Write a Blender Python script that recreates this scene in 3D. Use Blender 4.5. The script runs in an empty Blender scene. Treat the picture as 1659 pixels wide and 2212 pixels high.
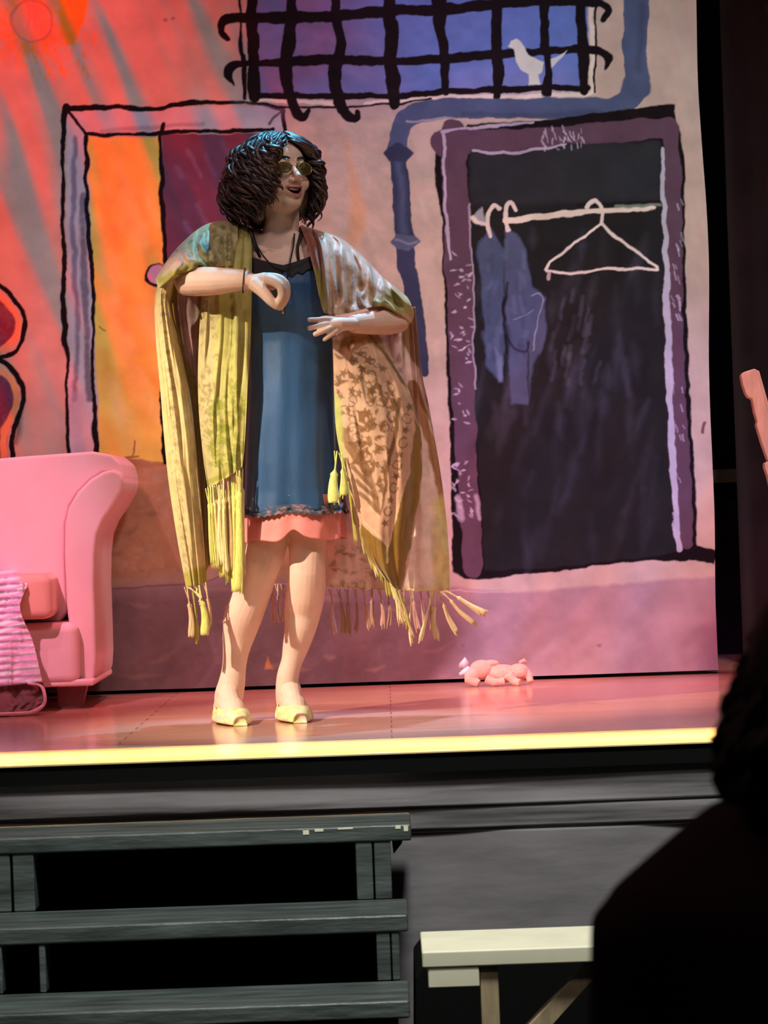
import bpy, math, random
import numpy as np
from mathutils import Vector, Matrix

random.seed(7)
RNG = np.random.RandomState(11)
SC = bpy.context.scene

# ------------------------------------------------------------------ camera
F = 6160.0
TH = math.radians(2.0)
H = 0.573
CY = -8.0
CT, ST = math.cos(TH), math.sin(TH)
cam_d = bpy.data.cameras.new('camera')
cam = bpy.data.objects.new('camera', cam_d)
SC.collection.objects.link(cam)
cam_d.sensor_fit = 'HORIZONTAL'
cam_d.sensor_width = 36.0
cam_d.lens = F / 1659.0 * 36.0
cam_d.clip_start = 0.05
cam_d.dof.use_dof = True
cam_d.dof.focus_distance = 8.2
cam_d.dof.aperture_fstop = 17.0
cam.matrix_world = Matrix(((CT, ST, 0, 0), (0, 0, -1, CY), (-ST, CT, 0, H), (0, 0, 0, 1)))
SC.camera = cam

def P(px, py, Y=0.0):
    u = px - 829.5; v = 1106.0 - py
    d = Y - CY
    return ((u * CT + v * ST) * d / F, Y, H + (-u * ST + v * CT) * d / F)

def PN(px, py, Y):
    px = np.asarray(px, float); py = np.asarray(py, float); Y = np.asarray(Y, float)
    u = px - 829.5; v = 1106.0 - py; d = Y - CY
    return np.stack([(u * CT + v * ST) * d / F, Y + 0 * u, H + (-u * ST + v * CT) * d / F], -1)

def Q(x, y, z):
    d = y - CY
    lx = x / d * F; lz = (z - H) / d * F
    return 829.5 + lx * CT - lz * ST, 1106.0 - (lx * ST + lz * CT)

# ------------------------------------------------------------------ view, world, stage lights
SC.view_settings.view_transform = 'Standard'
SC.view_settings.look = 'None'
SC.view_settings.exposure = 0.0
SC.view_settings.gamma = 1.0
SC.view_settings.use_curve_mapping = False
w = bpy.data.worlds.new('dark_hall'); SC.world = w
w.use_nodes = True
w.node_tree.nodes['Background'].inputs[0].default_value = (0.05, 0.055, 0.06, 1)
w.node_tree.nodes['Background'].inputs[1].default_value = 0.22

def aim(o, tgt):
    d = Vector(tgt) - o.location
    o.rotation_euler = d.to_track_quat('-Z', 'Y').to_euler()

def spot(name, loc, tgt, energy, color, angle, blend=0.3, radius=0.08, gobo=None):
    l = bpy.data.lights.new(name, 'SPOT')
    l.energy = energy; l.color = color; l.spot_size = math.radians(angle)
    l.spot_blend = blend; l.shadow_soft_size = radius
    o = bpy.data.objects.new(name, l); SC.collection.objects.link(o)
    o.location = loc; aim(o, tgt)
    if gobo:
        # a patterned colour gel in the lantern: streaks and breakup
        l.use_nodes = True
        nt = l.node_tree; em = nt.nodes['Emission']
        tc = nt.nodes.new('ShaderNodeTexCoord')
        sx = nt.nodes.new('ShaderNodeSeparateXYZ'); nt.links.new(tc.outputs['Normal'], sx.inputs[0])
        dx = nt.nodes.new('ShaderNodeMath'); dx.operation = 'DIVIDE'
        dy = nt.nodes.new('ShaderNodeMath'); dy.operation = 'DIVIDE'
        nt.links.new(sx.outputs[0], dx.inputs[0]); nt.links.new(sx.outputs[2], dx.inputs[1])
        nt.links.new(sx.outputs[1], dy.inputs[0]); nt.links.new(sx.outputs[2], dy.inputs[1])
        cb = nt.nodes.new('ShaderNodeCombineXYZ')
        nt.links.new(dx.outputs[0], cb.inputs[0]); nt.links.new(dy.outputs[0], cb.inputs[1])
        vr = nt.nodes.new('ShaderNodeVectorRotate'); vr.rotation_type = 'Z_AXIS'; vr.inputs['Angle'].default_value = math.radians(gobo.get('rot', 20))
        nt.links.new(cb.outputs[0], vr.inputs['Vector'])
        mp = nt.nodes.new('ShaderNodeMapping'); nt.links.new(vr.outputs[0], mp.inputs[0])
        mp.inputs['Scale'].default_value = gobo.get('scale', (14, 2.2, 1))
        mp.inputs['Location'].default_value = gobo.get('off', (0, 0, 0))
        nz = nt.nodes.new('ShaderNodeTexNoise'); nz.inputs['Scale'].default_value = 1.0
        nz.inputs['Detail'].default_value = gobo.get('detail', 1.5)
        nt.links.new(mp.outputs[0], nz.inputs['Vector'])
        rp = nt.nodes.new('ShaderNodeValToRGB')
        rp.color_ramp.elements[0].position = gobo.get('lo', 0.42); rp.color_ramp.elements[0].color = (*gobo['a'], 1)
        rp.color_ramp.elements[1].position = gobo.get('hi', 0.56); rp.color_ramp.elements[1].color = (*gobo['b'], 1)
        nt.links.new(nz.outputs['Fac'], rp.inputs[0])
        nt.links.new(rp.outputs[0], em.inputs['Color'])
    return o

def area(name, loc, tgt, energy, color, size):
    l = bpy.data.lights.new(name, 'AREA'); l.energy = energy; l.color = color
    l.shape = 'RECTANGLE'; l.size = size[0]; l.size_y = size[1]
    o = bpy.data.objects.new(name, l); SC.collection.objects.link(o)
    o.location = loc; aim(o, tgt)
    return o

spot('front_wash_spotlight', (1.6, -2.6, 5.2), (0.85, 1.0, 0.9), 790, (1.0, 0.87, 0.80), 40, 1.0, 0.35)
spot('left_wash_spotlight', (-2.4, -2.4, 5.0), (-0.6, 1.0, 0.5), 230, (1, 1, 1), 34, 1.0, 0.04,
     dict(a=(1.0, 0.36, 0.20), b=(0.80, 0.68, 0.74), rot=-22, scale=(40, 6.0, 1), lo=0.40, hi=0.62))
spot('steps_house_spotlight', (0.3, -3.7, 3.5), (0.1, -1.5, -0.9), 760, (0.95, 0.97, 0.93), 42, 0.6, 0.3)
area('front_fill_light', (-0.4, -6.0, 4.6), (-0.1, 0.0, 1.0), 44, (1.0, 0.82, 0.72), (1.6, 0.6))
spot('red_gobo_spotlight', (-2.2, -3.0, 4.9), (-1.36, 1.45, 1.95), 1450, (1, 1, 1), 26, 0.9, 0.01,
     dict(a=(1.0, 0.060, 0.055), b=(0.16, 0.15, 0.18), rot=-20, scale=(46, 6.0, 1), lo=0.48, hi=0.60))
spot('magenta_spotlight', (0.7, -2.6, 4.6), (0.75, 1.45, 0.05), 620, (1, 1, 1), 22, 0.9, 0.02,
     dict(a=(1.0, 0.14, 0.40), b=(0.62, 0.30, 0.85), rot=28, scale=(24, 4.0, 1), lo=0.44, hi=0.60))
spot('pink_sofa_spotlight', (-2.0, -2.6, 3.8), (-1.32, 0.8, 0.52), 860, (1.0, 0.42, 0.62), 15, 0.8, 0.05)
spot('pink_floor_spotlight', (0.1, 1.1, 5.4), (0.05, 0.75, 0.0), 900, (1.0, 0.20, 0.26), 30, 0.7, 0.06)
spot('amber_side_spotlight', (-2.7, -2.2, 2.9), (-0.38, -0.15, 0.42), 1150, (1.0, 0.87, 0.66), 23, 0.7, 0.03)
ae = area('amber_edge_light', (0.0, -1.04, 4.6), (0.0, -1.04, 0.0), 46, (1.0, 0.50, 0.17), (4.0, 0.05))
ae.data.spread = math.radians(6.5)
spot('blue_top_spotlight', (0.25, 1.0, 4.5), (-0.12, 0.0, 1.1), 1100, (0.12, 0.62, 1.0), 17, 0.5, 0.04)
spot('blue_window_spotlight', (2.0, -3.0, 4.9), (0.25, 1.45, 2.25), 150, (0.35, 0.40, 1.0), 13, 0.9, 0.06)

# ------------------------------------------------------------------ helpers
def s2l(c):
    c = c / 255.0
    return c / 12.92 if c <= 0.04045 else ((c + 0.055) / 1.055) ** 2.4
def S(r, g, b): return np.array([s2l(r), s2l(g), s2l(b)])
def B_(r, g, b): return np.clip(S(r, g, b) / np.array([0.95, 0.90, 0.86]), 0.004, 0.92)
def A(r, g, b): return np.clip(S(r, g, b) / np.array([0.95, 0.60, 0.56]), 0.004, 0.92)

def origin_of(o):
    v = Vector((0, 0, 0))
    while o is not None:
        v = v + o.location; o = o.parent
    return v

def mesh_obj(name, V, Fc, mats=None, parent=None, smooth=True, matidx=None, col=None, origin=None):
    V = np.asarray(V, float)
    if parent is not None: org = np.array(origin_of(parent)); loc = (0, 0, 0)
    elif origin is not None: org = np.array(origin, float); loc = tuple(org)
    else:
        mn, mx = V.min(0), V.max(0)
        org = np.array([(mn[0] + mx[0]) / 2, (mn[1] + mx[1]) / 2, mn[2]]); loc = tuple(org)
    me = bpy.data.meshes.new(name)
    V = V - org
    me.vertices.add(len(V)); me.vertices.foreach_set('co', V.astype(np.float32).ravel())
    if isinstance(Fc, np.ndarray):
        n, k = Fc.shape
        loops = Fc.ravel(); starts = np.arange(n) * k
    else:
        loops = np.array([i for f in Fc for i in f]); ln = np.array([len(f) for f in Fc])
        starts = np.concatenate([[0], np.cumsum(ln)[:-1]]); n = len(Fc)
    me.loops.add(len(loops)); me.loops.foreach_set('vertex_index', loops.astype(np.int32))
    me.polygons.add(n); me.polygons.foreach_set('loop_start', starts.astype(np.int32))
    if matidx is not None: me.polygons.foreach_set('material_index', np.asarray(matidx, np.int32))
    me.update(calc_edges=True)
    me.polygons.foreach_set('use_smooth', np.full(n, smooth, dtype=bool))
    me.validate()
    if col is not None:
        ca = me.color_attributes.new('Col', 'FLOAT_COLOR', 'POINT')
        c4 = np.ones((len(V), 4), np.float32); c4[:, :3] = col
        ca.data.foreach_set('color', c4.ravel())
    if mats is not None:
        for m in (mats if isinstance(mats, (list, tuple)) else [mats]): me.materials.append(m)
    o = bpy.data.objects.new(name, me); SC.collection.objects.link(o)
    o.location = loc
    if parent is not None: o.parent = parent
    return o

def empty(name, loc, label, cat, group=None):
    o = bpy.data.objects.new(name, None); SC.collection.objects.link(o)
    o.location = loc; o.empty_display_size = 0.1
    return tag(o, label, cat, group)
def tag(o, label, cat, group=None):
    o['label'] = label; o['category'] = cat
    if group: o['group'] = group
    return o
def struct(o): o['kind'] = 'structure'; return o
def lab(o, s): o['label'] = s; return o

class MB:
    def __init__(s): s.V = []; s.F = []; s.n = 0
    def add(s, V, Fc):
        V = np.asarray(V, float); s.V.append(V)
        s.F += [tuple(int(i) + s.n for i in f) for f in Fc]; s.n += len(V); return s
    def box(s, a, b, taper=None):
        x0, y0, z0 = a; x1, y1, z1 = b
        V = np.array([(x, y, z) for z in (z0, z1) for y in (y0, y1) for x in (x0, x1)], float)
        return s.add(V, [(0, 2, 3, 1), (4, 5, 7, 6), (0, 1, 5, 4), (2, 6, 7, 3), (0, 4, 6, 2), (1, 3, 7, 5)])
    def obox(s, c, sz, R=None):
        V = np.array([(x, y, z) for z in (-.5, .5) for y in (-.5, .5) for x in (-.5, .5)], float) * np.array(sz)
        if R is not None: V = V @ np.array(R).T
        return s.add(V + np.array(c), [(0, 2, 3, 1), (4, 5, 7, 6), (0, 1, 5, 4), (2, 6, 7, 3), (0, 4, 6, 2), (1, 3, 7, 5)])
    def ell(s, c, r, R=None, nu=24, nv=14):
        V = [(0, 0, 1)]
        for i in range(1, nv):
            t = math.pi * i / nv
            for j in range(nu):
                p = 2 * math.pi * j / nu
                V.append((math.sin(t) * math.cos(p), math.sin(t) * math.sin(p), math.cos(t)))
        V.append((0, 0, -1)); Fc = []
        for j in range(nu): Fc.append((0, 1 + j, 1 + (j + 1) % nu))
        for i in range(nv - 2):
            for j in range(nu):
                a = 1 + i * nu + j; b = 1 + i * nu + (j + 1) % nu
                Fc.append((a, a + nu, b + nu, b))
        L = 1 + (nv - 1) * nu
        for j in range(nu): Fc.append((L, L - nu + (j + 1) % nu, L - nu + j))
        V = np.array(V) * np.array(r)
        if R is not None: V = V @ np.array(R).T
        return s.add(V + np.array(c), Fc)
    def tube(s, pts, rad, seg=12, flat=None, cap=True):
        pts = np.asarray(pts, float); n = len(pts)
        rad = np.full(n, rad) if np.isscalar(rad) else np.asarray(rad, float)
        T = np.gradient(pts, axis=0); T /= np.linalg.norm(T, axis=1)[:, None] + 1e-12
        up = np.array([0, 0, 1.0]) if abs(T[0][2]) < 0.8 else np.array([0, 1.0, 0])
        N = np.cross(T[0], up); N /= np.linalg.norm(N); V = []
        for i in range(n):
            N = N - T[i] * np.dot(N, T[i]); N /= np.linalg.norm(N) + 1e-12
            B = np.cross(T[i], N)
            for j in range(seg):
                a = 2 * math.pi * j / seg
                V.append(pts[i] + rad[i] * (math.cos(a) * N + math.sin(a) * B * (flat or 1.0)))
        Fc = []
        for i in range(n - 1):
            for j in range(seg):
                a = i * seg + j; b = i * seg + (j + 1) % seg
                Fc.append((a, b, b + seg, a + seg))
        if cap:
            Fc.append(tuple(reversed(range(seg)))); Fc.append(tuple(range((n - 1) * seg, n * seg)))
        return s.add(V, Fc)
    def loft(s, secs, seg=32, cap=True, pw=2.0):
        # secs: (cx,cy,cz,rx,ry) stacked ellipses
        V = []
        for (cx, cy, cz, rx, ry) in secs:
            for j in range(seg):
                a = 2 * math.pi * j / seg; c, q = math.cos(a), math.sin(a)
                V.append((cx + rx * math.copysign(abs(c) ** (2 / pw), c), cy + ry * math.copysign(abs(q) ** (2 / pw), q), cz))
        Fc = []; n = len(secs)
        for i in range(n - 1):
            for j in range(seg):
                a = i * seg + j; b = i * seg + (j + 1) % seg
                Fc.append((a, b, b + seg, a + seg))
        if cap:
            Fc.append(tuple(reversed(range(seg)))); Fc.append(tuple(range((n - 1) * seg, n * seg)))
        return s.add(V, Fc)
    def prism(s, poly, Y0, Y1):
        # outline given as photo points at depth Y0, extruded straight back to Y1
        a = np.array([P(x, y, Y0) for x, y in poly]); b = a.copy(); b[:, 1] = Y1
        n = len(a)
        ar = sum(a[i][0] * a[(i + 1) % n][2] - a[(i + 1) % n][0] * a[i][2] for i in range(n))
        if ar < 0: a = a[::-1]; b = b[::-1]
        Fc = [tuple(range(n)), tuple(range(2 * n - 1, n - 1, -1))]
        for i in range(n):
            j = (i + 1) % n; Fc.append((i, i + n, j + n, j))
        return s.add(np.vstack([a, b]), Fc)
    def obj(s, name, mat, parent=None, smooth=True, bevel=0, seg=3, **k):
        o = mesh_obj(name, np.vstack(s.V), s.F, mat, parent, smooth, **k)
        if bevel:
            m = o.modifiers.new('bevel', 'BEVEL'); m.width = bevel; m.segments = seg; m.limit_method = 'ANGLE'
            m.angle_limit = math.radians(35); m.harden_normals = False
            if smooth:
                wn = o.modifiers.new('normals', 'WEIGHTED_NORMAL')
        return o

def cr(pts, n):
    # Catmull-Rom through pts -> n samples
    pts = np.asarray(pts, float); m = len(pts)
    if m == 2:
        t = np.linspace(0, 1, n)[:, None]; return pts[0] * (1 - t) + pts[1] * t
    e = np.concatenate([(2 * pts[0] - pts[1])[None], pts, (2 * pts[-1] - pts[-2])[None]])
    t = np.linspace(0, m - 1 - 1e-9, n); i = t.astype(int); f = (t - i)
    f = f.reshape((-1,) + (1,) * (pts.ndim - 1))
    p0, p1, p2, p3 = e[i], e[i + 1], e[i + 2], e[i + 3]
    return 0.5 * (2 * p1 + (p2 - p0) * f + (2 * p0 - 5 * p1 + 4 * p2 - p3) * f ** 2 + (3 * p1 - p0 - 3 * p2 + p3) * f ** 3)

def vnoise(x, y, seed):
    r = np.random.RandomState(seed).rand(256, 256)
    xi = np.floor(x).astype(int); yi = np.floor(y).astype(int)
    fx = x - xi; fy = y - yi; fx = fx * fx * (3 - 2 * fx); fy = fy * fy * (3 - 2 * fy)
    a = r[xi % 256, yi % 256]; b = r[(xi + 1) % 256, yi % 256]; c = r[xi % 256, (yi + 1) % 256]; d = r[(xi + 1) % 256, (yi + 1) % 256]
    return (a * (1 - fx) + b * fx) * (1 - fy) + (c * (1 - fx) + d * fx) * fy
def fbm(x, y, seed, oc=4):
    v = 0; am = 0.5; tot = 0
    for k in range(oc):
        v = v + am * vnoise(x * 2 ** k, y * 2 ** k, seed + k); tot += am; am *= 0.5
    return v / tot

class Painter:
    """brushwork laid onto a cloth: shapes of paint given by outline, with wobbly hand-painted edges"""
    def __init__(s, X, Y, base):
        s.ox, s.oy = X, Y
        s.X = X + (fbm(X / 32, Y / 32, 3, 4) - .5) * 11; s.Y = Y + (fbm(X / 32, Y / 32, 9, 4) - .5) * 11
        s.C = np.tile(np.asarray(base, float), (len(X), 1)); s.id = np.zeros(len(X), np.int16)
        s.n1 = fbm(X / 9, Y / 9, 21, 3); s.n2 = fbm(X / 45, Y / 45, 31, 3)
    def _put(s, idx, a, col, rid):
        a = np.clip(a, 0, 1)[:, None]
        s.C[idx] = s.C[idx] * (1 - a) + np.asarray(col) * a
        if rid is not None:
            k = idx[a[:, 0] > 0.45]; s.id[k] = rid
    def poly(s, pts, col, alpha=1.0, soft=1.5, rid=None, tex=0.0, clean=False):
        pts = np.asarray(pts, float); m = soft + 6
        X, Y = (s.ox, s.oy) if clean else (s.X, s.Y)
        bb = (X > pts[:, 0].min() - m) & (X < pts[:, 0].max() + m) & (Y > pts[:, 1].min() - m) & (Y < pts[:, 1].max() + m)
        idx = np.nonzero(bb)[0]
        if not len(idx): return
        x = X[idx]; y = Y[idx]; ins = np.zeros(len(x), bool); dm = np.full(len(x), 1e9)
        n = len(pts)
        for i in range(n):
            x0, y0 = pts[i]; x1, y1 = pts[(i + 1) % n]
            c = ((y0 > y) != (y1 > y))
            with np.errstate(divide='ignore', invalid='ignore'):
                c &= x < (x1 - x0) * (y - y0) / (y1 - y0 + 1e-12) + x0
            ins ^= c
            dx, dy = x1 - x0, y1 - y0; L = dx * dx + dy * dy + 1e-9
            t = np.clip(((x - x0) * dx + (y - y0) * dy) / L, 0, 1)
            dm = np.minimum(dm, (x - x0 - t * dx) ** 2 + (y - y0 - t * dy) ** 2)
        sd = np.sqrt(dm) * np.where(ins, 1, -1)
        a = np.clip(0.5 + sd / soft / 2, 0, 1) * alpha
        if tex: a = a * np.clip(1 - tex * 2 + (s.n1[idx] * .5 + s.n2[idx] * .5) * tex * 4, 0, 1)
        s._put(idx, a, col, rid)
    def line(s, pts, wd, col, alpha=1.0, soft=1.2, rid=None, rough=0.25, smooth=True, tex=0.0):
        pts = np.asarray(pts, float)
        if smooth and len(pts) > 2: pts = cr(pts, (len(pts) - 1) * 6 + 1)
        ws = np.full(len(pts), wd, float) if np.isscalar(wd) else np.interp(np.linspace(0, 1, len(pts)), np.linspace(0, 1, len(wd)), wd)
        m = ws.max() + soft + 6
        bb = (s.X > pts[:, 0].min() - m) & (s.X < pts[:, 0].max() + m) & (s.Y > pts[:, 1].min() - m) & (s.Y < pts[:, 1].max() + m)
        idx = np.nonzero(bb)[0]
        if not len(idx): return
        x = s.X[idx]; y = s.Y[idx]; sd = np.full(len(x), -1e9)
        for i in range(len(pts) - 1):
            x0, y0 = pts[i]; x1, y1 = pts[i + 1]; dx, dy = x1 - x0, y1 - y0; L = dx * dx + dy * dy + 1e-9
            t = np.clip(((x - x0) * dx + (y - y0) * dy) / L, 0, 1)
            d = np.sqrt((x - x0 - t * dx) ** 2 + (y - y0 - t * dy) ** 2)
            sd = np.maximum(sd, (ws[i] * (1 - t) + ws[i + 1] * t) / 2 - d)
        if rough: sd = sd + (s.n2[idx] - .5) * rough * ws.mean()
        a = np.clip(0.5 + sd / soft / 2, 0, 1) * alpha
        if tex: a = a * np.clip(1 - tex * 2 + (s.n1[idx] * .5 + s.n2[idx] * .5) * tex * 4, 0, 1)
        s._put(idx, a, col, rid)

# ------------------------------------------------------------------ materials
def new_mat(name, col=(.5, .5, .5), rough=0.6, attr=False, noise=0.0, nscale=40, bump=0.0, bscale=60, spec=0.4,
            metal=0.0, sss=0.0, sheen=0.0, coat=0.0, stretch=(1, 1, 1), detail=4.0, trans=0.0, alpha=1.0, backtint=0.0):
    m = bpy.data.materials.new(name); m.use_nodes = True; nt = m.node_tree; N = nt.nodes; L = nt.links
    b = N['Principled BSDF']
    b.inputs['Roughness'].default_value = rough; b.inputs['Metallic'].default_value = metal
    b.inputs['Specular IOR Level'].default_value = spec
    b.inputs['Coat Weight'].default_value = coat; b.inputs['Sheen Weight'].default_value = sheen
    if sss:
        b.inputs['Subsurface Weight'].default_value = sss; b.inputs['Subsurface Radius'].default_value = (1.0, .3, .15)
        b.inputs['Subsurface Scale'].default_value = 0.012
    tc = N.new('ShaderNodeTexCoord'); mp = N.new('ShaderNodeMapping'); L.new(tc.outputs['Object'], mp.inputs[0])
    mp.inputs['Scale'].default_value = stretch
    if attr:
        at = N.new('ShaderNodeAttribute'); at.attribute_name = 'Col'; src = at.outputs['Color']
    else:
        rg = N.new('ShaderNodeRGB'); rg.outputs[0].default_value = (*col, 1); src = rg.outputs[0]
    nz = N.new('ShaderNodeTexNoise'); nz.inputs['Scale'].default_value = nscale; nz.inputs['Detail'].default_value = detail
    L.new(mp.outputs[0], nz.inputs['Vector'])
    mr = N.new('ShaderNodeMapRange'); mr.inputs['From Min'].default_value = 0.3; mr.inputs['From Max'].default_value = 0.7
    mr.inputs['To Min'].default_value = 1 - noise; mr.inputs['To Max'].default_value = 1 + noise
    L.new(nz.outputs['Fac'], mr.inputs['Value'])
    mx = N.new('ShaderNodeVectorMath'); mx.operation = 'SCALE'
    L.new(src, mx.inputs[0]); L.new(mr.outputs[0], mx.inputs['Scale'])
    L.new(mx.outputs[0], b.inputs['Base Color'])
    if bump:
        n2 = N.new('ShaderNodeTexNoise'); n2.inputs['Scale'].default_value = bscale; n2.inputs['Detail'].default_value = 5
        L.new(mp.outputs[0], n2.inputs['Vector'])
        bp = N.new('ShaderNodeBump'); bp.inputs['Strength'].default_value = bump; bp.inputs['Distance'].default_value = 0.01
        L.new(n2.outputs['Fac'], bp.inputs['Height']); L.new(bp.outputs[0], b.inputs['Normal'])
    if trans:
        tr = N.new('ShaderNodeBsdfTranslucent'); ms = N.new('ShaderNodeMixShader'); ms.inputs[0].default_value = trans
        L.new(mx.outputs[0], tr.inputs['Color']); L.new(b.outputs[0], ms.inputs[1]); L.new(tr.outputs[0], ms.inputs[2])
        L.new(ms.outputs[0], N['Material Output'].inputs[0])
    if alpha < 1: b.inputs['Alpha'].default_value = alpha
    return m

M = {}
M['canvas'] = new_mat('painted_canvas', attr=True, rough=0.85, noise=0.13, nscale=9, bump=0.9, bscale=4.5, spec=0.15, detail=8)
M['black_cloth'] = new_mat('black_drape', (0.012, 0.008, 0.010), 0.9, noise=.3, nscale=6, spec=.15)
M['skirt'] = new_mat('grey_skirt_cloth', (0.19, 0.178, 0.184), 0.9, noise=.18, nscale=9, bump=.5, bscale=5, stretch=(.5, 1, 2.2), spec=.15, detail=7)
M['black'] = new_mat('matt_black', (0.004, 0.004, 0.004), 0.9, spec=.1)
M['step_paint'] = new_mat('worn_black_paint', (0.072, 0.088, 0.082), 0.42, noise=.5, nscale=10, bump=.3, bscale=30, stretch=(.5, 3, 3), spec=.5, detail=8)
M['bench'] = new_mat('cream_paint', (0.80, 0.77, 0.57), 0.5, noise=.08, nscale=8)
M['bench_wood'] = new_mat('brown_bench_wood', (0.36, 0.28, 0.17), 0.6, noise=.3, nscale=14, stretch=(3, 3, .6))
M['sofa'] = new_mat('pink_upholstery', (0.90, 0.56, 0.58), 0.8, noise=.05, nscale=6, bump=.08, bscale=200, sheen=.3, spec=.2)
M['sofa_cushion'] = new_mat('coral_upholstery', (0.88, 0.40, 0.33), 0.8, noise=.05, nscale=6, sheen=.3, spec=.2)
M['dark_wood'] = new_mat('dark_red_wood', (0.16, 0.04, 0.045), 0.4, noise=.2, nscale=20)
M['blanket'] = new_mat('pink_striped_blanket', attr=True, rough=.9, noise=.1, nscale=60, bump=.3, bscale=90, sheen=.3)
M['rack'] = new_mat('tan_wood', (0.62, 0.40, 0.29), 0.6, noise=.15, nscale=15, stretch=(3, 3, .8))
M['plush'] = new_mat('pink_plush', (0.88, 0.45, 0.40), 0.9, noise=.12, nscale=45, bump=.4, bscale=160, sheen=.5)
M['plush_white'] = new_mat('white_plush', (0.85, 0.72, 0.78), 0.9, noise=.05, nscale=45, sheen=.5)
M['skin'] = new_mat('skin', attr=True, rough=0.55, noise=.04, nscale=30, sss=.12, spec=.35)
M['lip'] = new_mat('lip', (0.55, 0.16, 0.14), 0.4)
M['mouth'] = new_mat('mouth_inside', (0.02, 0.006, 0.006), 0.6)
M['teeth'] = new_mat('teeth', (0.85, 0.78, 0.7), 0.3)
M['hair'] = new_mat('dark_brown_hair', (0.032, 0.014, 0.015), 0.42, noise=.5, nscale=25, spec=.6, detail=2)
M['dress'] = new_mat('navy_satin', (0.012, 0.062, 0.175), 0.5, noise=.12, nscale=12, bump=.8, bscale=7, spec=.4, sheen=.2, stretch=(1.6, 1, .5))
M['lace'] = new_mat('navy_lace', attr=True, rough=.8, noise=.4, nscale=90)
M['black_strap'] = new_mat('black_strap', (0.008, 0.006, 0.010), .7)
M['coral'] = new_mat('coral_chiffon', (0.92, 0.30, 0.27), 0.7, noise=.08, nscale=12, bump=.2, bscale=10, trans=.15)
M['shawl'] = new_mat('burnout_velvet', attr=True, rough=.5, noise=.12, nscale=40, bump=.2, bscale=30, sheen=.5, spec=.35, trans=.25)
M['tassel'] = new_mat('gold_thread', attr=True, rough=.6, noise=.25, nscale=90, stretch=(6, 6, .6), sheen=.4)
M['shoe'] = new_mat('yellow_shoe', attr=True, rough=.45, noise=.12, nscale=50)
M['gold'] = new_mat('gold_wire', (0.75, 0.5, 0.2), .3, metal=1.0)
M['lens'] = new_mat('shaded_lens', (0.10, 0.075, 0.02), .08, spec=.6, alpha=.45)  # olive tint stands for reflection and eye-socket shade on the glass
M['eye'] = new_mat('eye', (0.5, 0.45, 0.42), .2)
M['iris'] = new_mat('dark_iris', (0.02, 0.01, 0.008), .2)
M['brow'] = new_mat('eyebrow', (0.03, 0.012, 0.01), .8)
M['nail'] = new_mat('nail', (0.75, 0.62, 0.62), .25)
M['audience_hair'] = new_mat('audience_hair', (0.030, 0.014, 0.011), .7, noise=.4, nscale=20, spec=.2)
M['audience_cloth'] = new_mat('audience_top', (0.022, 0.007, 0.007), .95, spec=.1)
M['olive_box'] = new_mat('dull_olive', (0.16, 0.16, 0.11), .8)
M['carpet'] = new_mat('dark_carpet', (0.006, 0.006, 0.006), .95, noise=.3, nscale=80, spec=.1)

def floor_mat():
    m = bpy.data.materials.new('varnished_stage_boards'); m.use_nodes = True; nt = m.node_tree; N = nt.nodes; L = nt.links
    b = N['Principled BSDF']; b.inputs['Roughness'].default_value = .26; b.inputs['Specular IOR Level'].default_value = .6
    b.inputs['Coat Weight'].default_value = .5; b.inputs['Coat Roughness'].default_value = .12
    g = N.new('ShaderNodeNewGeometry'); br = N.new('ShaderNodeTexBrick'); L.new(g.outputs['Position'], br.inputs['Vector'])
    br.inputs['Scale'].default_value = 1.0; br.inputs['Brick Width'].default_value = 1.9; br.inputs['Row Height'].default_value = .085
    br.inputs['Mortar Size'].default_value = .0018; br.offset = .37
    br.inputs['Color1'].default_value = (.72, .36, .27, 1); br.inputs['Color2'].default_value = (.60, .29, .21, 1)
    br.inputs['Mortar'].default_value = (.16, .07, .05, 1)
    mp = N.new('ShaderNodeMapping'); mp.inputs['Scale'].default_value = (1.2, 22, 22); L.new(g.outputs['Position'], mp.inputs[0])
    nz = N.new('ShaderNodeTexNoise'); nz.inputs['Scale'].default_value = 2.2; nz.inputs['Detail'].default_value = 6; L.new(mp.outputs[0], nz.inputs['Vector'])
    mr = N.new('ShaderNodeMapRange'); mr.inputs['To Min'].default_value = .72; mr.inputs['To Max'].default_value = 1.25; L.new(nz.outputs['Fac'], mr.inputs['Value'])
    mx = N.new('ShaderNodeVectorMath'); mx.operation = 'SCALE'; L.new(br.outputs['Color'], mx.inputs[0]); L.new(mr.outputs[0], mx.inputs['Scale'])
    L.new(mx.outputs[0], b.inputs['Base Color'])
    bp = N.new('ShaderNodeBump'); bp.inputs['Strength'].default_value = .08; bp.inputs['Distance'].default_value = .004
    L.new(nz.outputs['Fac'], bp.inputs['Height']); L.new(bp.outputs[0], b.inputs['Normal'])
    return m
M['floor'] = floor_mat()
M['nosing'] = new_mat('pale_lit_edge', (0.80, 0.60, 0.30), .25, noise=.15, nscale=6, stretch=(.7, 8, 8), coat=.4, spec=.6)  # pale edge board; part of the amber light is in its colour

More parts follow.
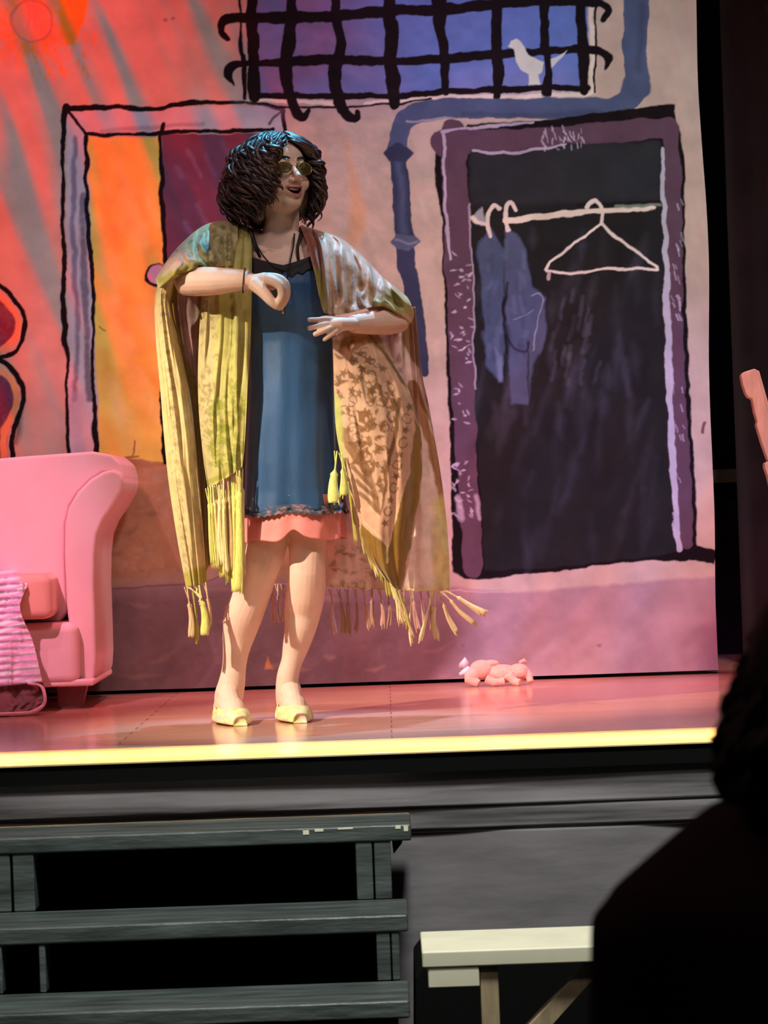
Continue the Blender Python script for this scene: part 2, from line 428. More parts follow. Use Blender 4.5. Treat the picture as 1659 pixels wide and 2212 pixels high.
# ------------------------------------------------------------------ the room
FZ = -0.85
SX0, SX1 = -3.2, 3.2
m = MB().box((SX0, -1.15, -0.035), (SX1, 2.6, 0.0)); struct(m.obj('floor', M['floor'], smooth=False))
m = MB().box((SX0, -1.215, -0.005), (SX1, -0.80, 0.0015)); struct(m.obj('trim_1', M['nosing'], smooth=False, bevel=.002))
m = MB().box((SX0, -1.206, -0.050), (SX1, -1.16, -0.006)); struct(m.obj('trim_2', M['black'], smooth=False))
m = MB().box((SX0, 2.6, -0.05), (SX1, 2.66, 4.2)); struct(m.obj('wall_back', M['black_cloth'], smooth=False))
m = MB().box((SX0 - .06, -1.2, FZ), (SX0, 2.66, 4.2)); struct(m.obj('wall_left', M['black_cloth'], smooth=False))
m = MB().box((SX1, -1.2, FZ), (SX1 + .06, 2.66, 4.2)); struct(m.obj('wall_right', M['black_cloth'], smooth=False))
m = MB().box((-5, -9.5, FZ - .05), (5, 2.66, FZ)); o = struct(m.obj('floor_auditorium', M['carpet'], smooth=False))

# stage skirt cloth, pleated horizontally near the top where it sags
def cloth_grid(x0, x1, z0, z1, nx, nz, fy):
    X, Z = np.meshgrid(np.linspace(x0, x1, nx), np.linspace(z0, z1, nz)); X = X.ravel(); Z = Z.ravel()
    V = np.stack([X, fy(X, Z), Z], -1)
    i, j = np.meshgrid(np.arange(nz - 1), np.arange(nx - 1), indexing='ij'); a = (i * nx + j).ravel()
    return V, np.stack([a, a + 1, a + nx + 1, a + nx], -1)
def sk(X, Z):
    t = np.clip((Z + .075) / -.16, 0, 1)
    band = np.exp(-((Z + .12) / .05) ** 2)
    y = -1.165 + .006 * np.sin(X * 3 + Z * 60) * band + .012 * (fbm(X * 1.3 + 40, Z * 26 + 50, 5) - .5) * (Z > -.20)
    y = y - .010 * (Z > -.135) - .008 * (Z > -.19)
    return y + .008 * np.sin(X * 9 + 2 * fbm(X, Z * 2 + 9, 8)) * (Z < -.2)
V, Fc = cloth_grid(SX0, SX1, FZ, -0.045, 420, 260, sk)
o = mesh_obj('stage_skirt', V, Fc, M['skirt']); o.modifiers.new('t', 'SOLIDIFY').thickness = .004
tag(o, 'dark grey cloth skirt hanging along the stage front below the yellow edge', 'stage skirt')
m = MB().box((SX0, -1.10, FZ), (SX1, -1.06, -0.036)); struct(m.obj('wall_stage_front', M['black'], smooth=False))

# ------------------------------------------------------------------ painted backdrop
BY = 1.45
XR = P(1555, 1445, BY)[0]
def build_backdrop():
    px = 1.75 / (F / (BY - CY))
    xl = P(-25, 700, BY)[0]
    xs = np.concatenate([np.linspace(-2.6, xl, 40)[:-1], np.arange(xl, XR, px), [XR]])
    zt = P(800, -40, BY)[2]
    zs = np.concatenate([np.arange(0.012, zt, px), np.linspace(zt, 3.2, 30)])
    nx, nz = len(xs), len(zs)
    X, Z = np.meshgrid(xs, zs); X = X.ravel(); Z = Z.ravel()
    # the free right edge of the cloth is not quite straight
    edge = XR - .006 * np.sin(Z * 3.1 + .4) - .004 * np.sin(Z * 7 + 1)
    k = np.clip((X - (XR - .5)) / .5, 0, 1) ** 2
    X = X + (edge - XR) * k
    # draped folds: long slanting tension folds from the top, sagging creases low down
    low = np.clip((.75 - Z) / .75, 0, 1); rt = np.clip((X - .65) / .5, 0, 1)
    Yd = .010 * np.sin(X * 4.2 + .5) + .022 * (fbm(X * 2.2 + Z * .9 + 30, Z * .8 - X * .3 + 20, 40, 3) - .5)
    Yd = Yd + .034 * (fbm(X * 2 + Z * 2 + 60, (Z - X) * 5 + 40, 44, 3) - .5) * low
    Yd = Yd + .034 * rt * (fbm(X * 12 + Z * 2.5 + 60, Z * 1.2 + 40, 47, 3) - .5)
    Yd = Yd + .006 * (fbm(X * 9 + 60, Z * 9 + 40, 49, 3) - .5)
    Yv = BY + Yd
    pX, pY = Q(X, np.full_like(X, BY), Z)
    p = Painter(pX, pY, A(205, 158, 150))
    K = A(22, 12, 18)
    # ---- wall tints
    p.poly([(150, 960), (430, 900), (640, 1000), (720, 1120), (720, 1268), (450, 1252), (200, 1272), (150, 1272)], A(176, 108, 76), .9, 30, tex=.2)
    p.poly([(700, 1180), (980, 1180), (980, 1262), (700, 1262)], A(205, 160, 150), .5, 20)
    p.poly([(-30, 1272), (205, 1272), (450, 1253), (490, 1240), (700, 1264), (985, 1268), (1100, 1280), (1600, 1240), (1600, 1560), (-30, 1560)], A(172, 118, 130), .8, 4)
    p.poly([(-30, 1272), (205, 1272), (450, 1253), (490, 1240), (700, 1264), (985, 1268), (1020, 1400), (900, 1560), (-30, 1560)], A(112, 68, 68), .8, 40, tex=.1)  # lower left painted darker for the weak light there
    p.line([(205, 1272), (330, 1266), (450, 1253), (492, 1238)], 2.5, A(110, 55, 50), .7)
    p.line([(560, 1256), (700, 1266), (985, 1276), (1100, 1281)], 2.5, A(235, 180, 190), .4)
    for i in range(70):      # scuffs and brush streaks on the lower wall
        x = RNG.uniform(200, 1000); y = RNG.uniform(1000, 1480); a = RNG.uniform(-.5, .2); L_ = RNG.uniform(20, 90)
        p.line([(x, y), (x + L_ * .5, y + L_ * a * .4 + 3), (x + L_, y + L_ * a)], [2, RNG.uniform(5, 14), 2],
               A(*((120, 75, 75) if i % 2 else (205, 140, 125))), RNG.uniform(.12, .4), 4, tex=.3)
    for i in range(60):      # light wall dabs
        x = RNG.uniform(640, 960); y = RNG.uniform(250, 1000); L_ = RNG.uniform(15, 60)
        p.line([(x, y), (x + RNG.uniform(-20, 20), y + L_)], RNG.uniform(5, 16), A(*((228, 180, 170) if i % 2 else (178, 130, 118))), RNG.uniform(.12, .35), 5)
    p.line([(745, 300), (765, 400), (772, 470), (760, 540)], [6, 16, 40, 20], A(225, 140, 95), .55, 8)
    # ---- sun emblem, top left
    OR = A(255, 128, 60); PK = A(250, 130, 105)
    for i in range(46):
        a = math.pi * 2 * i / 46; r0 = 50; r1 = RNG.uniform(70, 125)
        c0 = (68, 45)
        p.line([(c0[0] + r0 * math.cos(a), c0[1] + r0 * math.sin(a)), (c0[0] + (r0 + r1) * .5 * math.cos(a + .07), c0[1] + (r0 + r1) * .5 * math.sin(a + .07)),
                (c0[0] + r1 * math.cos(a - .05), c0[1] + r1 * math.sin(a - .05))], [12, 7, 2], OR if i % 3 else PK, .75, 2, rid=1)
    for i in range(60):
        x = RNG.uniform(30, 205); y = RNG.uniform(60, 165)
        p.line([(x, y), (x + RNG.uniform(-6, 6), y + RNG.uniform(6, 16))], RNG.uniform(4, 8), OR, .55, 2, rid=1)
    p.poly([(68 + 48 * math.cos(t), 42 + 48 * math.sin(t)) for t in np.linspace(0, 6.28, 30)], A(200, 110, 85), .8, 2, rid=1)
    p.poly([(68 + 41 * math.cos(t), 42 + 43 * math.sin(t)) for t in np.linspace(0, 6.28, 30)], PK, 1, 1.5, rid=1)
    for x in (60, 74): p.line([(x, 5), (x, 60)], 4, A(210, 100, 110), .4, 3)
    p.poly([(120, -30), (195, -30), (185, 40), (168, 80), (152, 97), (138, 92), (132, 50)], A(255, 128, 35), .95, 3, rid=1)
    # ---- painted cabinet mirror at far left
    p.poly([(-30, 620), (0, 640), (30, 670), (42, 700), (35, 735), (0, 765), (-30, 770)], A(125, 48, 75), 1, 2, rid=2, tex=.1)
    p.line([(-30, 628), (0, 642), (28, 672), (38, 700), (30, 732), (0, 758)], 15, A(240, 140, 105), .95, 2, rid=2)
    p.poly([(-30, 790), (0, 795), (30, 820), (45, 850), (35, 890), (18, 930), (18, 1010), (-30, 1010)], A(110, 50, 78), 1, 2, rid=2, tex=.1)
    p.line([(-30, 796), (2, 802), (28, 825), (38, 855), (30, 890), (12, 930), (10, 1010)], 15, A(240, 145, 100), .95, 2, rid=2)
    p.line([(-30, 600), (0, 618), (28, 645), (50, 682), (46, 735), (20, 768), (-30, 776)], 11, K, 1, rid=2)
    p.line([(-30, 776), (10, 784), (38, 812), (53, 850), (46, 888), (28, 935), (30, 1010)], 12, K, 1, rid=2)
    p.poly([(38, 900), (52, 880), (40, 960), (30, 960)], K, .7, 6, rid=2)
    # ---- doorway
    p.poly([(143, 232), (616, 232), (616, 292), (585, 285), (190, 292), (210, 985), (148, 985)], A(205, 168, 182), 1, 1.5, rid=3)
    p.line([(160, 300), (158, 500), (165, 700), (163, 860)], 11, A(110, 85, 115), .75, 3, rid=3, tex=.2)
    p.line([(178, 420), (180, 600), (188, 760), (192, 860)], 14, A(85, 62, 88), .75, 3, rid=3, tex=.3)
    p.line([(165, 860), (172, 985)], 26, A(160, 155, 180), .5, 6, rid=3)
    p.line([(220, 281), (340, 274), (440, 268)], 9, A(150, 115, 130), .6, 3, rid=3, tex=.2)
    p.poly([(350, 292), (620, 288), (625, 1003), (352, 1003)], A(112, 58, 84), 1, 2, rid=3)
    for i in range(26):
        x = RNG.uniform(370, 600); y = RNG.uniform(300, 560); L_ = RNG.uniform(20, 60)
        p.line([(x, y), (x + L_ * .5, y + L_)], RNG.uniform(4, 12), A(*((150, 110, 155) if i % 3 else (140, 60, 75))), RNG.uniform(.15, .45), 5, rid=3)
    p.poly([(190, 296), (347, 297), (352, 620), (357, 1000), (216, 985), (203, 700), (195, 480)], A(250, 180, 88), 1, 1.5, rid=4)
    for i in range(45):
        x = RNG.uniform(205, 340); y = RNG.uniform(310, 960); L_ = RNG.uniform(20, 110)
        p.line([(x, y), (x + L_ * .35, y + L_)], RNG.uniform(10, 34), A(*((250, 145, 60) if i % 2 else (240, 190, 125))), RNG.uniform(.15, .5), 9, tex=.15)
    p.line([(218, 985), (290, 1004), (356, 1004)], 6, A(170, 90, 60), .5, 3)
    for q in [(215, 702, 228, 712), (290, 955, 286, 985), (268, 990, 300, 988)]: p.line([(q[0], q[1]), (q[2], q[3])], 4, A(130, 70, 50), .8)
    p.line([(142, 232), (230, 231), (330, 236), (400, 224), (520, 222), (612, 236)], [17, 10, 9, 12, 8, 7], K, 1, rid=3)
    p.line([(142, 228), (136, 300), (135, 400), (138, 560), (137, 700), (145, 800), (147, 990)], [16, 9, 7, 9, 12, 7, 9], K, 1, rid=3)
    p.line([(612, 234), (616, 262), (616, 296)], 9, K, 1, rid=3)
    p.line([(186, 291), (280, 288), (350, 288), (450, 284), (540, 284), (590, 278)], [9, 8, 11, 8, 10, 7], K, 1, rid=3)
    p.line([(186, 298), (186, 400), (190, 500), (198, 600), (200, 700), (200, 840), (210, 990)], [10, 8, 11, 10, 8, 7, 15], K, 1, rid=3)
    p.line([(146, 236), (166, 262), (186, 292)], 7, K, 1, rid=3)
    p.line([(610, 240), (582, 266)], 5, K, .8, rid=3)
    p.line([(352, 268), (350, 290)], 9, K, 1, rid=3)
    p.line([(346, 296), (350, 400), (353, 500), (355, 566)], [8, 12, 9, 11], K, 1, rid=3)
    p.line([(352, 620), (350, 760), (350, 880), (358, 1000)], [6, 6, 9, 8], K, 1, rid=3)
    p.poly([(338 + 24 * math.cos(t), 595 + 25 * math.sin(t)) for t in np.linspace(0, 6.28, 24)], K, 1, 1.5, rid=5)
    p.poly([(340 + 20 * math.cos(t), 593 + 20 * math.sin(t)) for t in np.linspace(0, 6.28, 24)], A(215, 140, 175), 1, 1.5, rid=5)
    # ---- barred window
    BL = A(105, 112, 178)
    p.poly([(520, -400), (1290, -400), (1290, 205), (850, 222), (530, 226)], A(220, 180, 160), .6, 2, rid=6)
    p.poly([(545, -400), (1270, -400), (1270, 192), (552, 208)], BL, 1, 2, rid=6)
    p.poly([(545, -400), (700, -400), (860, 208), (552, 208)], A(125, 100, 145), .8, 60, rid=6)
    p.line([(600, 200), (700, 90), (660, 0)], 60, A(160, 80, 110), .45, 40)
    p.line([(1000, 190), (1200, 180)], 60, A(150, 130, 190), .5, 30)
    WH = A(248, 228, 210)
    p.line([(536, 60), (540, 130), (540, 215)], 8, WH, .9, rid=6)
    p.line([(545, 217), (650, 220), (740, 224)], 9, WH, .9, rid=6)
    p.line([(790, 222), (900, 214), (1000, 208), (1150, 206), (1275, 203)], 8, WH, .95, rid=6)
    p.line([(1277, -20), (1280, 200)], 9, WH, .9, rid=6)
    p.line([(518, -400), (519, 60), (525, 130), (530, 215)], [6, 6, 12, 7], K, 1, rid=6)
    p.line([(528, 222), (620, 232), (740, 230), (850, 224), (930, 214)], 5, K, 1, rid=6)
    p.line([(1287, 10), (1285, 200)], 5, K, 1, rid=6)
    bars = [([(545, -400), (545, 0), (546, 100), (549, 210)], 27), ([(630, -400), (630, 0), (628, 60), (617, 140), (626, 200), (636, 235), (655, 252), (667, 238)], [22, 22, 24, 28, 22, 22, 17, 9]),
            ([(724, -400), (724, 0), (735, 90), (724, 150), (733, 215), (752, 250), (768, 253), (773, 240)], [18, 19, 22, 28, 26, 22, 16, 12]),
            ([(838, -400), (838, 0), (846, 60), (844, 130), (850, 180), (850, 225)], [24, 24, 30, 24, 28, 18]),
            ([(948, -400), (948, 0), (956, 90), (963, 200)], [24, 27, 22, 18]), ([(1073, -400), (1073, 0), (1073, 80), (1076, 150), (1073, 208)], [22, 22, 24, 25, 14]),
            ([(1172, -400), (1175, 0), (1176, 110)], 19), ([(1184, 112), (1186, 150), (1182, 200)], [15, 14, 24]), ([(1254, -400), (1254, 0), (1258, 100), (1262, 195)], [20, 20, 24, 20]),
            ([(492, 85), (478, 72), (484, 50), (508, 40), (600, 38), (700, 38), (760, 30), (860, 22), (1000, 16), (1100, 4), (1250, 6), (1296, 6), (1312, 22), (1304, 42)], [9, 15, 20, 22, 26, 22, 24, 26, 24, 22, 18, 16, 18, 14]),
            ([(505, 185), (494, 165), (500, 145), (525, 138), (600, 136), (700, 128), (850, 132), (1000, 122), (1085, 116), (1160, 110), (1270, 107), (1300, 112), (1316, 125), (1307, 150)], [4, 20, 22, 14, 20, 22, 18, 20, 20, 16, 20, 18, 18, 6]),
            ([(548, 208), (650, 207), (850, 206), (1000, 196), (1150, 190), (1270, 190)], 14)]
    for pts, wd in bars: p.line(pts, wd, K, 1, rid=6, rough=.2)
    W2 = A(222, 205, 222)
    p.poly([(1098, 102), (1104, 89), (1116, 84), (1128, 92), (1142, 116), (1160, 127), (1176, 133), (1172, 155), (1164, 162), (1168, 182), (1143, 184), (1144, 163), (1126, 150), (1117, 132), (1112, 106)], W2, 1, 1.2, rid=7)
    p.poly([(1190, 128), (1205, 124), (1225, 108), (1219, 122), (1200, 142), (1191, 148)], W2, .9, 1.2, rid=7)
    p.line([(1184, 112), (1186, 150), (1180, 196)], [14, 13, 22], K, 1, rid=6)
    # ---- drainpipe
    PC = A(82, 82, 116); PD = A(58, 54, 82)
    p.line([(1370, -400), (1372, 0), (1372, 140), (1378, 165), (1372, 200), (1345, 224), (1280, 233), (1100, 233), (1000, 234), (920, 240), (880, 256), (863, 290), (860, 340)], [56, 54, 54, 46, 44, 42, 44, 44, 46, 44, 44, 42, 38], PC, 1, rid=8, rough=.1)
    p.poly([(1350, 150), (1398, 138), (1406, 165), (1400, 205), (1360, 240), (1330, 240)], PC, 1, 2, rid=8)
    p.line([(861, 330), (866, 420), (873, 510), (884, 600), (898, 690), (908, 760), (917, 800)], [38, 38, 42, 38, 36, 32, 22], PD, 1, rid=8, rough=.15)
    p.line([(861, 345), (868, 430), (870, 500)], [16, 12, 16], PC, .8, 6, rid=8)
    p.line([(1385, 10), (1386, 80), (1380, 150)], 14, PD, .5, 6, rid=8)
    p.line([(1000, 245), (1150, 248), (1300, 240)], 9, PD, .5, 5, rid=8)
    p.poly([(829, 330), (842, 316), (882, 318), (895, 332), (882, 348), (840, 348)], PD, 1, 1.5, rid=8)
    p.poly([(842, 523), (855, 508), (895, 508), (909, 520), (893, 533), (882, 542), (856, 540)], A(92, 84, 116), 1, 1.5, rid=8)
    p.line([(852, 520), (880, 525), (900, 520)], 5, A(150, 130, 160), .6, rid=8)
    p.line([(880, 262), (930, 258), (1010, 256)], 5, WH, .35, rid=8)
    # ---- wardrobe
    p.poly([(940, 285), (1000, 283), (1010, 268), (1150, 260), (1300, 242), (1455, 226), (1466, 285), (1478, 330), (1479, 500), (1487, 800), (1497, 1000), (1506, 1180), (1548, 1192), (1546, 1222), (1500, 1210), (1380, 1212), (1200, 1235), (1040, 1250), (1000, 1250), (976, 1236), (973, 1000), (962, 700), (953, 450), (941, 400)], K, 1, 1.5, rid=9)
    PU = A(98, 62, 80); LT = A(205, 165, 190)
    p.line([(980, 284), (984, 400), (987, 500), (995, 700), (1003, 900), (1014, 1080), (1020, 1224)], [52, 56, 56, 54, 50, 42, 44], PU, 1, rid=9, rough=.1)
    p.line([(958, 308), (1150, 302), (1300, 288), (1442, 276)], [54, 52, 50, 46], PU, 1, rid=9, rough=.1)
    p.line([(1446, 270), (1452, 400), (1456, 600), (1462, 800), (1474, 1000), (1481, 1172)], [34, 38, 36, 32, 30, 32], PU, 1, rid=9, rough=.1)
    p.poly([(1014, 326), (1120, 330), (1220, 312), (1424, 308), (1430, 400), (1436, 700), (1446, 950), (1460, 1180), (1460, 1192), (1380, 1206), (1200, 1226), (1046, 1232), (1040, 1080), (1024, 850), (1020, 600), (1016, 440)], A(34, 29, 32), 1, 1.5, rid=9)
    p.poly([(1016, 326), (1120, 330), (1220, 312), (1424, 308), (1428, 432), (1016, 440)], A(50, 46, 54), .6, 8)
    p.line([(1250, 442), (1425, 436)], 6, K, .9, 3)
    for i in range(150):     # dry-brush in the wardrobe
        x = RNG.uniform(1035, 1430); y = RNG.uniform(480, 1150); L_ = RNG.uniform(30, 150); dx = RNG.uniform(-.45, .15)
        p.line([(x, y), (x + dx * L_ * .6, y + L_ * .5), (x + dx * L_, y + L_)], [2, RNG.uniform(8, 26), 2],
               A(*((84, 74, 92) if i % 2 else (22, 16, 20))), RNG.uniform(.1, .32) * (1 if y < 900 else .5), 9, tex=.3)
    for i in range(24):
        x = RNG.uniform(1190, 1300); y = RNG.uniform(620, 820); L_ = RNG.uniform(12, 60)
        p.line([(x, y), (x - L_ * .2, y + L_)], [2, RNG.uniform(6, 14), 2], A(120, 108, 132), RNG.uniform(.1, .35), 6, tex=.4)
    p.line([(958, 290), (961, 400), (966, 500), (975, 560)], [7, 5, 8, 4], LT, .85, rid=9)
    p.line([(955, 284), (1000, 278), (1080, 270), (1150, 264)], 6, LT, .8, rid=9)
    p.line([(1020, 326), (1080, 330), (1130, 328), (1220, 314)], 6, LT, .8, rid=9)
    p.line([(1013, 440), (1020, 560), (1022, 700), (1026, 840)], 4, LT, .6, rid=9)
    p.line([(1428, 320), (1436, 500), (1440, 640), (1444, 800), (1452, 1000), (1466, 1188)], [8, 11, 13, 16, 14, 12], A(200, 172, 198), .9, rid=9)
    for i in range(80):
        x = RNG.uniform(972, 1016); y = RNG.choice([RNG.uniform(540, 760), RNG.uniform(700, 930), RNG.uniform(1000, 1120)]); L_ = RNG.uniform(6, 16); a = RNG.uniform(-1, 1.4)
        p.line([(x, y), (x + L_ * math.cos(a) * .5, y + L_ * math.sin(a) * .6), (x + L_ * math.cos(a), y + L_ * math.sin(a))], [2, RNG.uniform(3, 6), 1], LT, RNG.uniform(.4, .9), 1, rid=9)
    for i in range(36):
        x = RNG.uniform(1170, 1260); y = RNG.uniform(270, 320); a = RNG.uniform(.6, 2)
        p.line([(x, y), (x + 9 * math.cos(a), y + 12 * math.sin(a))], RNG.uniform(2, 4), LT, RNG.uniform(.3, .8), 1, rid=9)
    for i in range(34):
        x = RNG.uniform(1450, 1474); y = RNG.uniform(420, 1150)
        p.line([(x, y), (x + 4, y + RNG.uniform(5, 18))], RNG.uniform(2, 5), LT, RNG.uniform(.3, .7), 1, rid=9)
    p.line([(990, 1075), (996, 1120)], 14, LT, .6, 3, rid=9); p.line([(1030, 1070), (1034, 1120)], 8, LT, .6, 3, rid=9)
    # rail, coats, hangers
    CRM = A(240, 218, 185)
    p.line([(1096, 476), (1200, 464), (1300, 454), (1410, 451)], [16, 13, 12, 9], CRM, 1, rid=10, rough=.3)
    p.line([(1330, 444), (1424, 444)], 7, A(150, 140, 130), .7, 2, rid=10)
    p.poly([(1020, 468), (1038, 446), (1048, 470), (1052, 485), (1028, 482)], A(170, 150, 160), .9, 2, rid=10)
    p.line([(1020, 470), (1034, 480), (1052, 484)], 8, CRM, .9, 2, rid=10)
    C1 = A(80, 80, 112)
    p.poly([(1060, 490), (1036, 520), (1030, 548), (1040, 620), (1045, 700), (1052, 790), (1072, 815), (1084, 828), (1090, 760), (1088, 640), (1092, 540)], C1, .95, 3, rid=11, tex=.12)
    p.poly([(1070, 750), (1086, 770), (1086, 826), (1077, 826)], A(120, 115, 150), .8, 3, rid=11)
    p.poly([(1095, 495), (1118, 508), (1135, 540), (1148, 600), (1150, 620), (1178, 640), (1180, 720), (1170, 760), (1150, 790), (1143, 872), (1104, 872), (1100, 800), (1102, 740), (1094, 660), (1090, 570)], A(84, 80, 112), .95, 3, rid=12, tex=.12)
    p.line([(1098, 610), (1092, 660), (1094, 720), (1110, 750), (1135, 760), (1142, 740)], 5, K, .8, 2, rid=12)
    p.line([(1140, 762), (1142, 820), (1144, 870)], 4, K, .7, 2, rid=12); p.line([(1088, 640), (1092, 730), (1096, 760)], 5, K, .8, 2, rid=12)
    p.line([(1150, 640), (1164, 634), (1174, 650), (1160, 690), (1152, 760)], 3, A(150, 140, 165), .8, 1, rid=12)
    p.line([(1110, 690), (1150, 668)], 3, A(140, 132, 160), .6, 1, rid=12)
    for q in range(40):
        x = RNG.uniform(1040, 1140); y = RNG.uniform(520, 760)
        p.line([(x, y), (x + RNG.uniform(-8, 8), y + RNG.uniform(10, 40))], RNG.uniform(4, 9), A(*((110, 108, 145) if q % 2 else (60, 56, 84))), .35, 4)
    HW = A(238, 214, 230)
    p.line([(1058, 508), (1054, 482), (1055, 455), (1066, 442), (1078, 450)], 9, HW, .95, rid=11)
    p.line([(1100, 498), (1094, 468), (1094, 446), (1106, 436), (1117, 450)], 9, HW, .95, rid=12)
    p.line([(1271, 447), (1276, 438), (1288, 434), (1299, 444), (1300, 462), (1297, 483)], 8, HW, 1, rid=13)
    p.line([(1298, 484), (1240, 525), (1190, 566), (1181, 583)], 6, HW, 1, rid=13, smooth=False)
    p.line([(1298, 484), (1350, 530), (1417, 575)], 6, HW, 1, rid=13, smooth=False)
    p.line([(1183, 586), (1240, 589), (1262, 587), (1290, 582), (1418, 582), (1418, 575)], 6, HW, 1, rid=13, smooth=False)
    p.line([(1188, 590), (1186, 600)], 8, A(220, 160, 170), .8)
    p.poly([(574, 1446), (580, 1421), (592, 1447)], A(215, 120, 80), .9, 2)
    for q in [(1002, 1393), (1293, 1394), (355, 41), (372, 37)]: p.poly([(q[0] + 5 * math.cos(t), q[1] + 4 * math.sin(t)) for t in np.linspace(0, 6.28, 10)], A(130, 70, 90), .6, 2)
    p.line([(1519, 935), (1522, 915)], 6, A(110, 50, 60), .9)
    V = np.stack([X, Yv, Z], -1)
    i, j = np.meshgrid(np.arange(nz - 1), np.arange(nx - 1), indexing='ij'); a = (i * nx + j).ravel()
    Fq = np.stack([a, a + 1, a + nx + 1, a + nx], -1)
    fid = p.id[a]
    org = (0, BY, 0)
    def cut(idn, name, parent=None):
        f = Fq[fid == idn]; u, inv = np.unique(f.ravel(), return_inverse=True)
        return mesh_obj(name, V[u], inv.reshape(-1, 4), M['canvas'], parent, True, col=p.C[u], origin=org)
    bd = cut(0, 'backdrop')
    tag(bd, 'large painted canvas backdrop hanging behind the woman, with door, window, pipe and wardrobe painted on', 'backdrop')
    lab(cut(1, 'painted_sun', bd), 'orange painted sun with flame rays')
    lab(cut(2, 'painted_mirror', bd), 'painted purple mirror with curved orange rim')
    dr = lab(cut(3, 'painted_doorway', bd), 'painted doorway with white frame and purple opening')
    lab(cut(4, 'painted_door', dr), 'painted orange door leaf'); lab(cut(5, 'painted_knob', dr), 'painted pink door knob')
    wd = lab(cut(6, 'painted_window', bd), 'painted blue window behind black iron bars with hooked ends')
    lab(cut(7, 'painted_bird', wd), 'painted white pigeon on the sill')
    lab(cut(8, 'painted_drainpipe', bd), 'painted blue-grey drainpipe')
    wr = lab(cut(9, 'painted_wardrobe', bd), 'painted wardrobe with purple frame and black inside')
    lab(cut(10, 'painted_rail', wr), 'painted cream clothes rail')
    lab(cut(11, 'painted_coat', wr), 'painted grey-blue coat nearest the wardrobe side')
    lab(cut(12, 'painted_coat', wr), 'painted grey-blue jacket with dark outline')
    lab(cut(13, 'painted_hanger', wr), 'painted white empty coat hanger')
build_backdrop()

# side drapes and things in the wings
def drape(name, px0, px1, Y, label, seed, amp=.03):
    x0 = P(px0, 900, Y)[0]; x1 = P(px1, 900, Y)[0]
    V, Fc = cloth_grid(x0, x1, 0.01, 3.4, 160, 60, lambda X, Z: Y + amp * np.sin(X * 34 + 3 * fbm(X * 2 + 20, Z * .7 + 20, seed)) + .02 * fbm(X * 5 + 9, Z + 9, seed + 2))
    o = mesh_obj(name, V, Fc, M['wing_cloth']); tag(o, label, 'curtain'); return o
M['wing_cloth'] = new_mat('maroon_black_drape', (0.022, 0.010, 0.014), .9, noise=.3, nscale=5, sheen=.2, spec=.1)
drape('stage_curtain', 1586, 1900, 1.95, 'dark maroon stage curtain hanging in the wings beyond the right edge of the backdrop', 71)
b = MB().box(P(1538, 1043, 2.45), tuple(np.array(P(1592, 1012, 2.45)) + np.array([0, .15, 0])))
tag(b.obj('wall_ledge', M['olive_box'], smooth=False, bevel=.004), 'dull olive ledge on the back wall between backdrop and curtain', 'ledge')

# notched wooden rack end leaning in from the right
rk = empty('wooden_rack', P(1700, 1500, .75), 'tan notched wooden rail leaning in at the right edge in front of the curtain', 'rack')
rk.location.z = 0
b = MB().prism([(1601, 812), (1606, 804), (1630, 796), (1637, 800), (1645, 832), (1660, 890), (1690, 1010), (1810, 1500), (1790, 1500), (1672, 1090), (1659, 1030), (1652, 1010), (1652, 1000), (1660, 997), (1646, 958), (1640, 938), (1634, 918), (1636, 910), (1630, 890), (1625, 862), (1616, 858), (1611, 850), (1605, 832)], .75, .80)
b.obj('side_rail', M['rack'], rk, bevel=.004)
b = MB().prism([(1630, 800), (1640, 800), (1700, 1010), (1815, 1500), (1800, 1500), (1690, 1040)], .80, .90)
b.obj('back_rail', M['rack'], rk, bevel=.004)

# ------------------------------------------------------------------ sofa, blanket
sf = empty('sofa', (P(0, 1500, 1.1)[0], 1.1, 0), 'pink upholstered sofa with scrolled arm at the left of the stage', 'sofa')
arm = [(146, 1482), (147, 1340), (143, 1300), (139, 1200), (140, 1130), (148, 1095), (168, 1062), (195, 1035), (222, 1019), (244, 1014), (260, 1020), (267, 1036), (262, 1060), (243, 1094), (222, 1124), (209, 1155), (204, 1200), (203, 1260), (206, 1350), (208, 1420), (206, 1455), (198, 1482)]
MB().prism(arm, .80, 1.37).obj('arm', M['sofa'], sf, bevel=.016, seg=4)
back = [(-600, 1012), (0, 990), (60, 985), (130, 980), (200, 975), (240, 982), (262, 1000), (270, 1030), (264, 1045), (246, 1020), (222, 1020), (196, 1036), (168, 1064), (150, 1092), (141, 1130), (139, 1200), (143, 1300), (142, 1325), (128, 1343), (-600, 1343)]
MB().prism(back, .86, 1.36).obj('backrest', M['sofa'], sf, bevel=.022, seg=5)
x0 = P(-600, 1300, .75)[0]
a = P(111, 1334, .62); c = P(111, 1239, .62)
b = MB().box((x0, .66, P(111, 1337, .66)[2]), (P(111, 1300, .66)[0], 1.0, P(111, 1239, .66)[2]))
lab(b.obj('seat_cushion', M['sofa_cushion'], sf, bevel=.028, seg=5), 'coral seat cushion')
b = MB().box((x0, .735, P(168, 1478, .735)[2]), (P(168, 1400, .735)[0], 1.3, P(168, 1344, .735)[2]))
b.obj('front_rail', M['sofa'], sf, bevel=.030, seg=5)
b = MB().box((x0, .745, P(100, 1485, .745)[2]), (P(203, 1485, .745)[0], 1.34, P(100, 1470, .745)[2]))
b.obj('base_trim', M['sofa'], sf, bevel=.008)
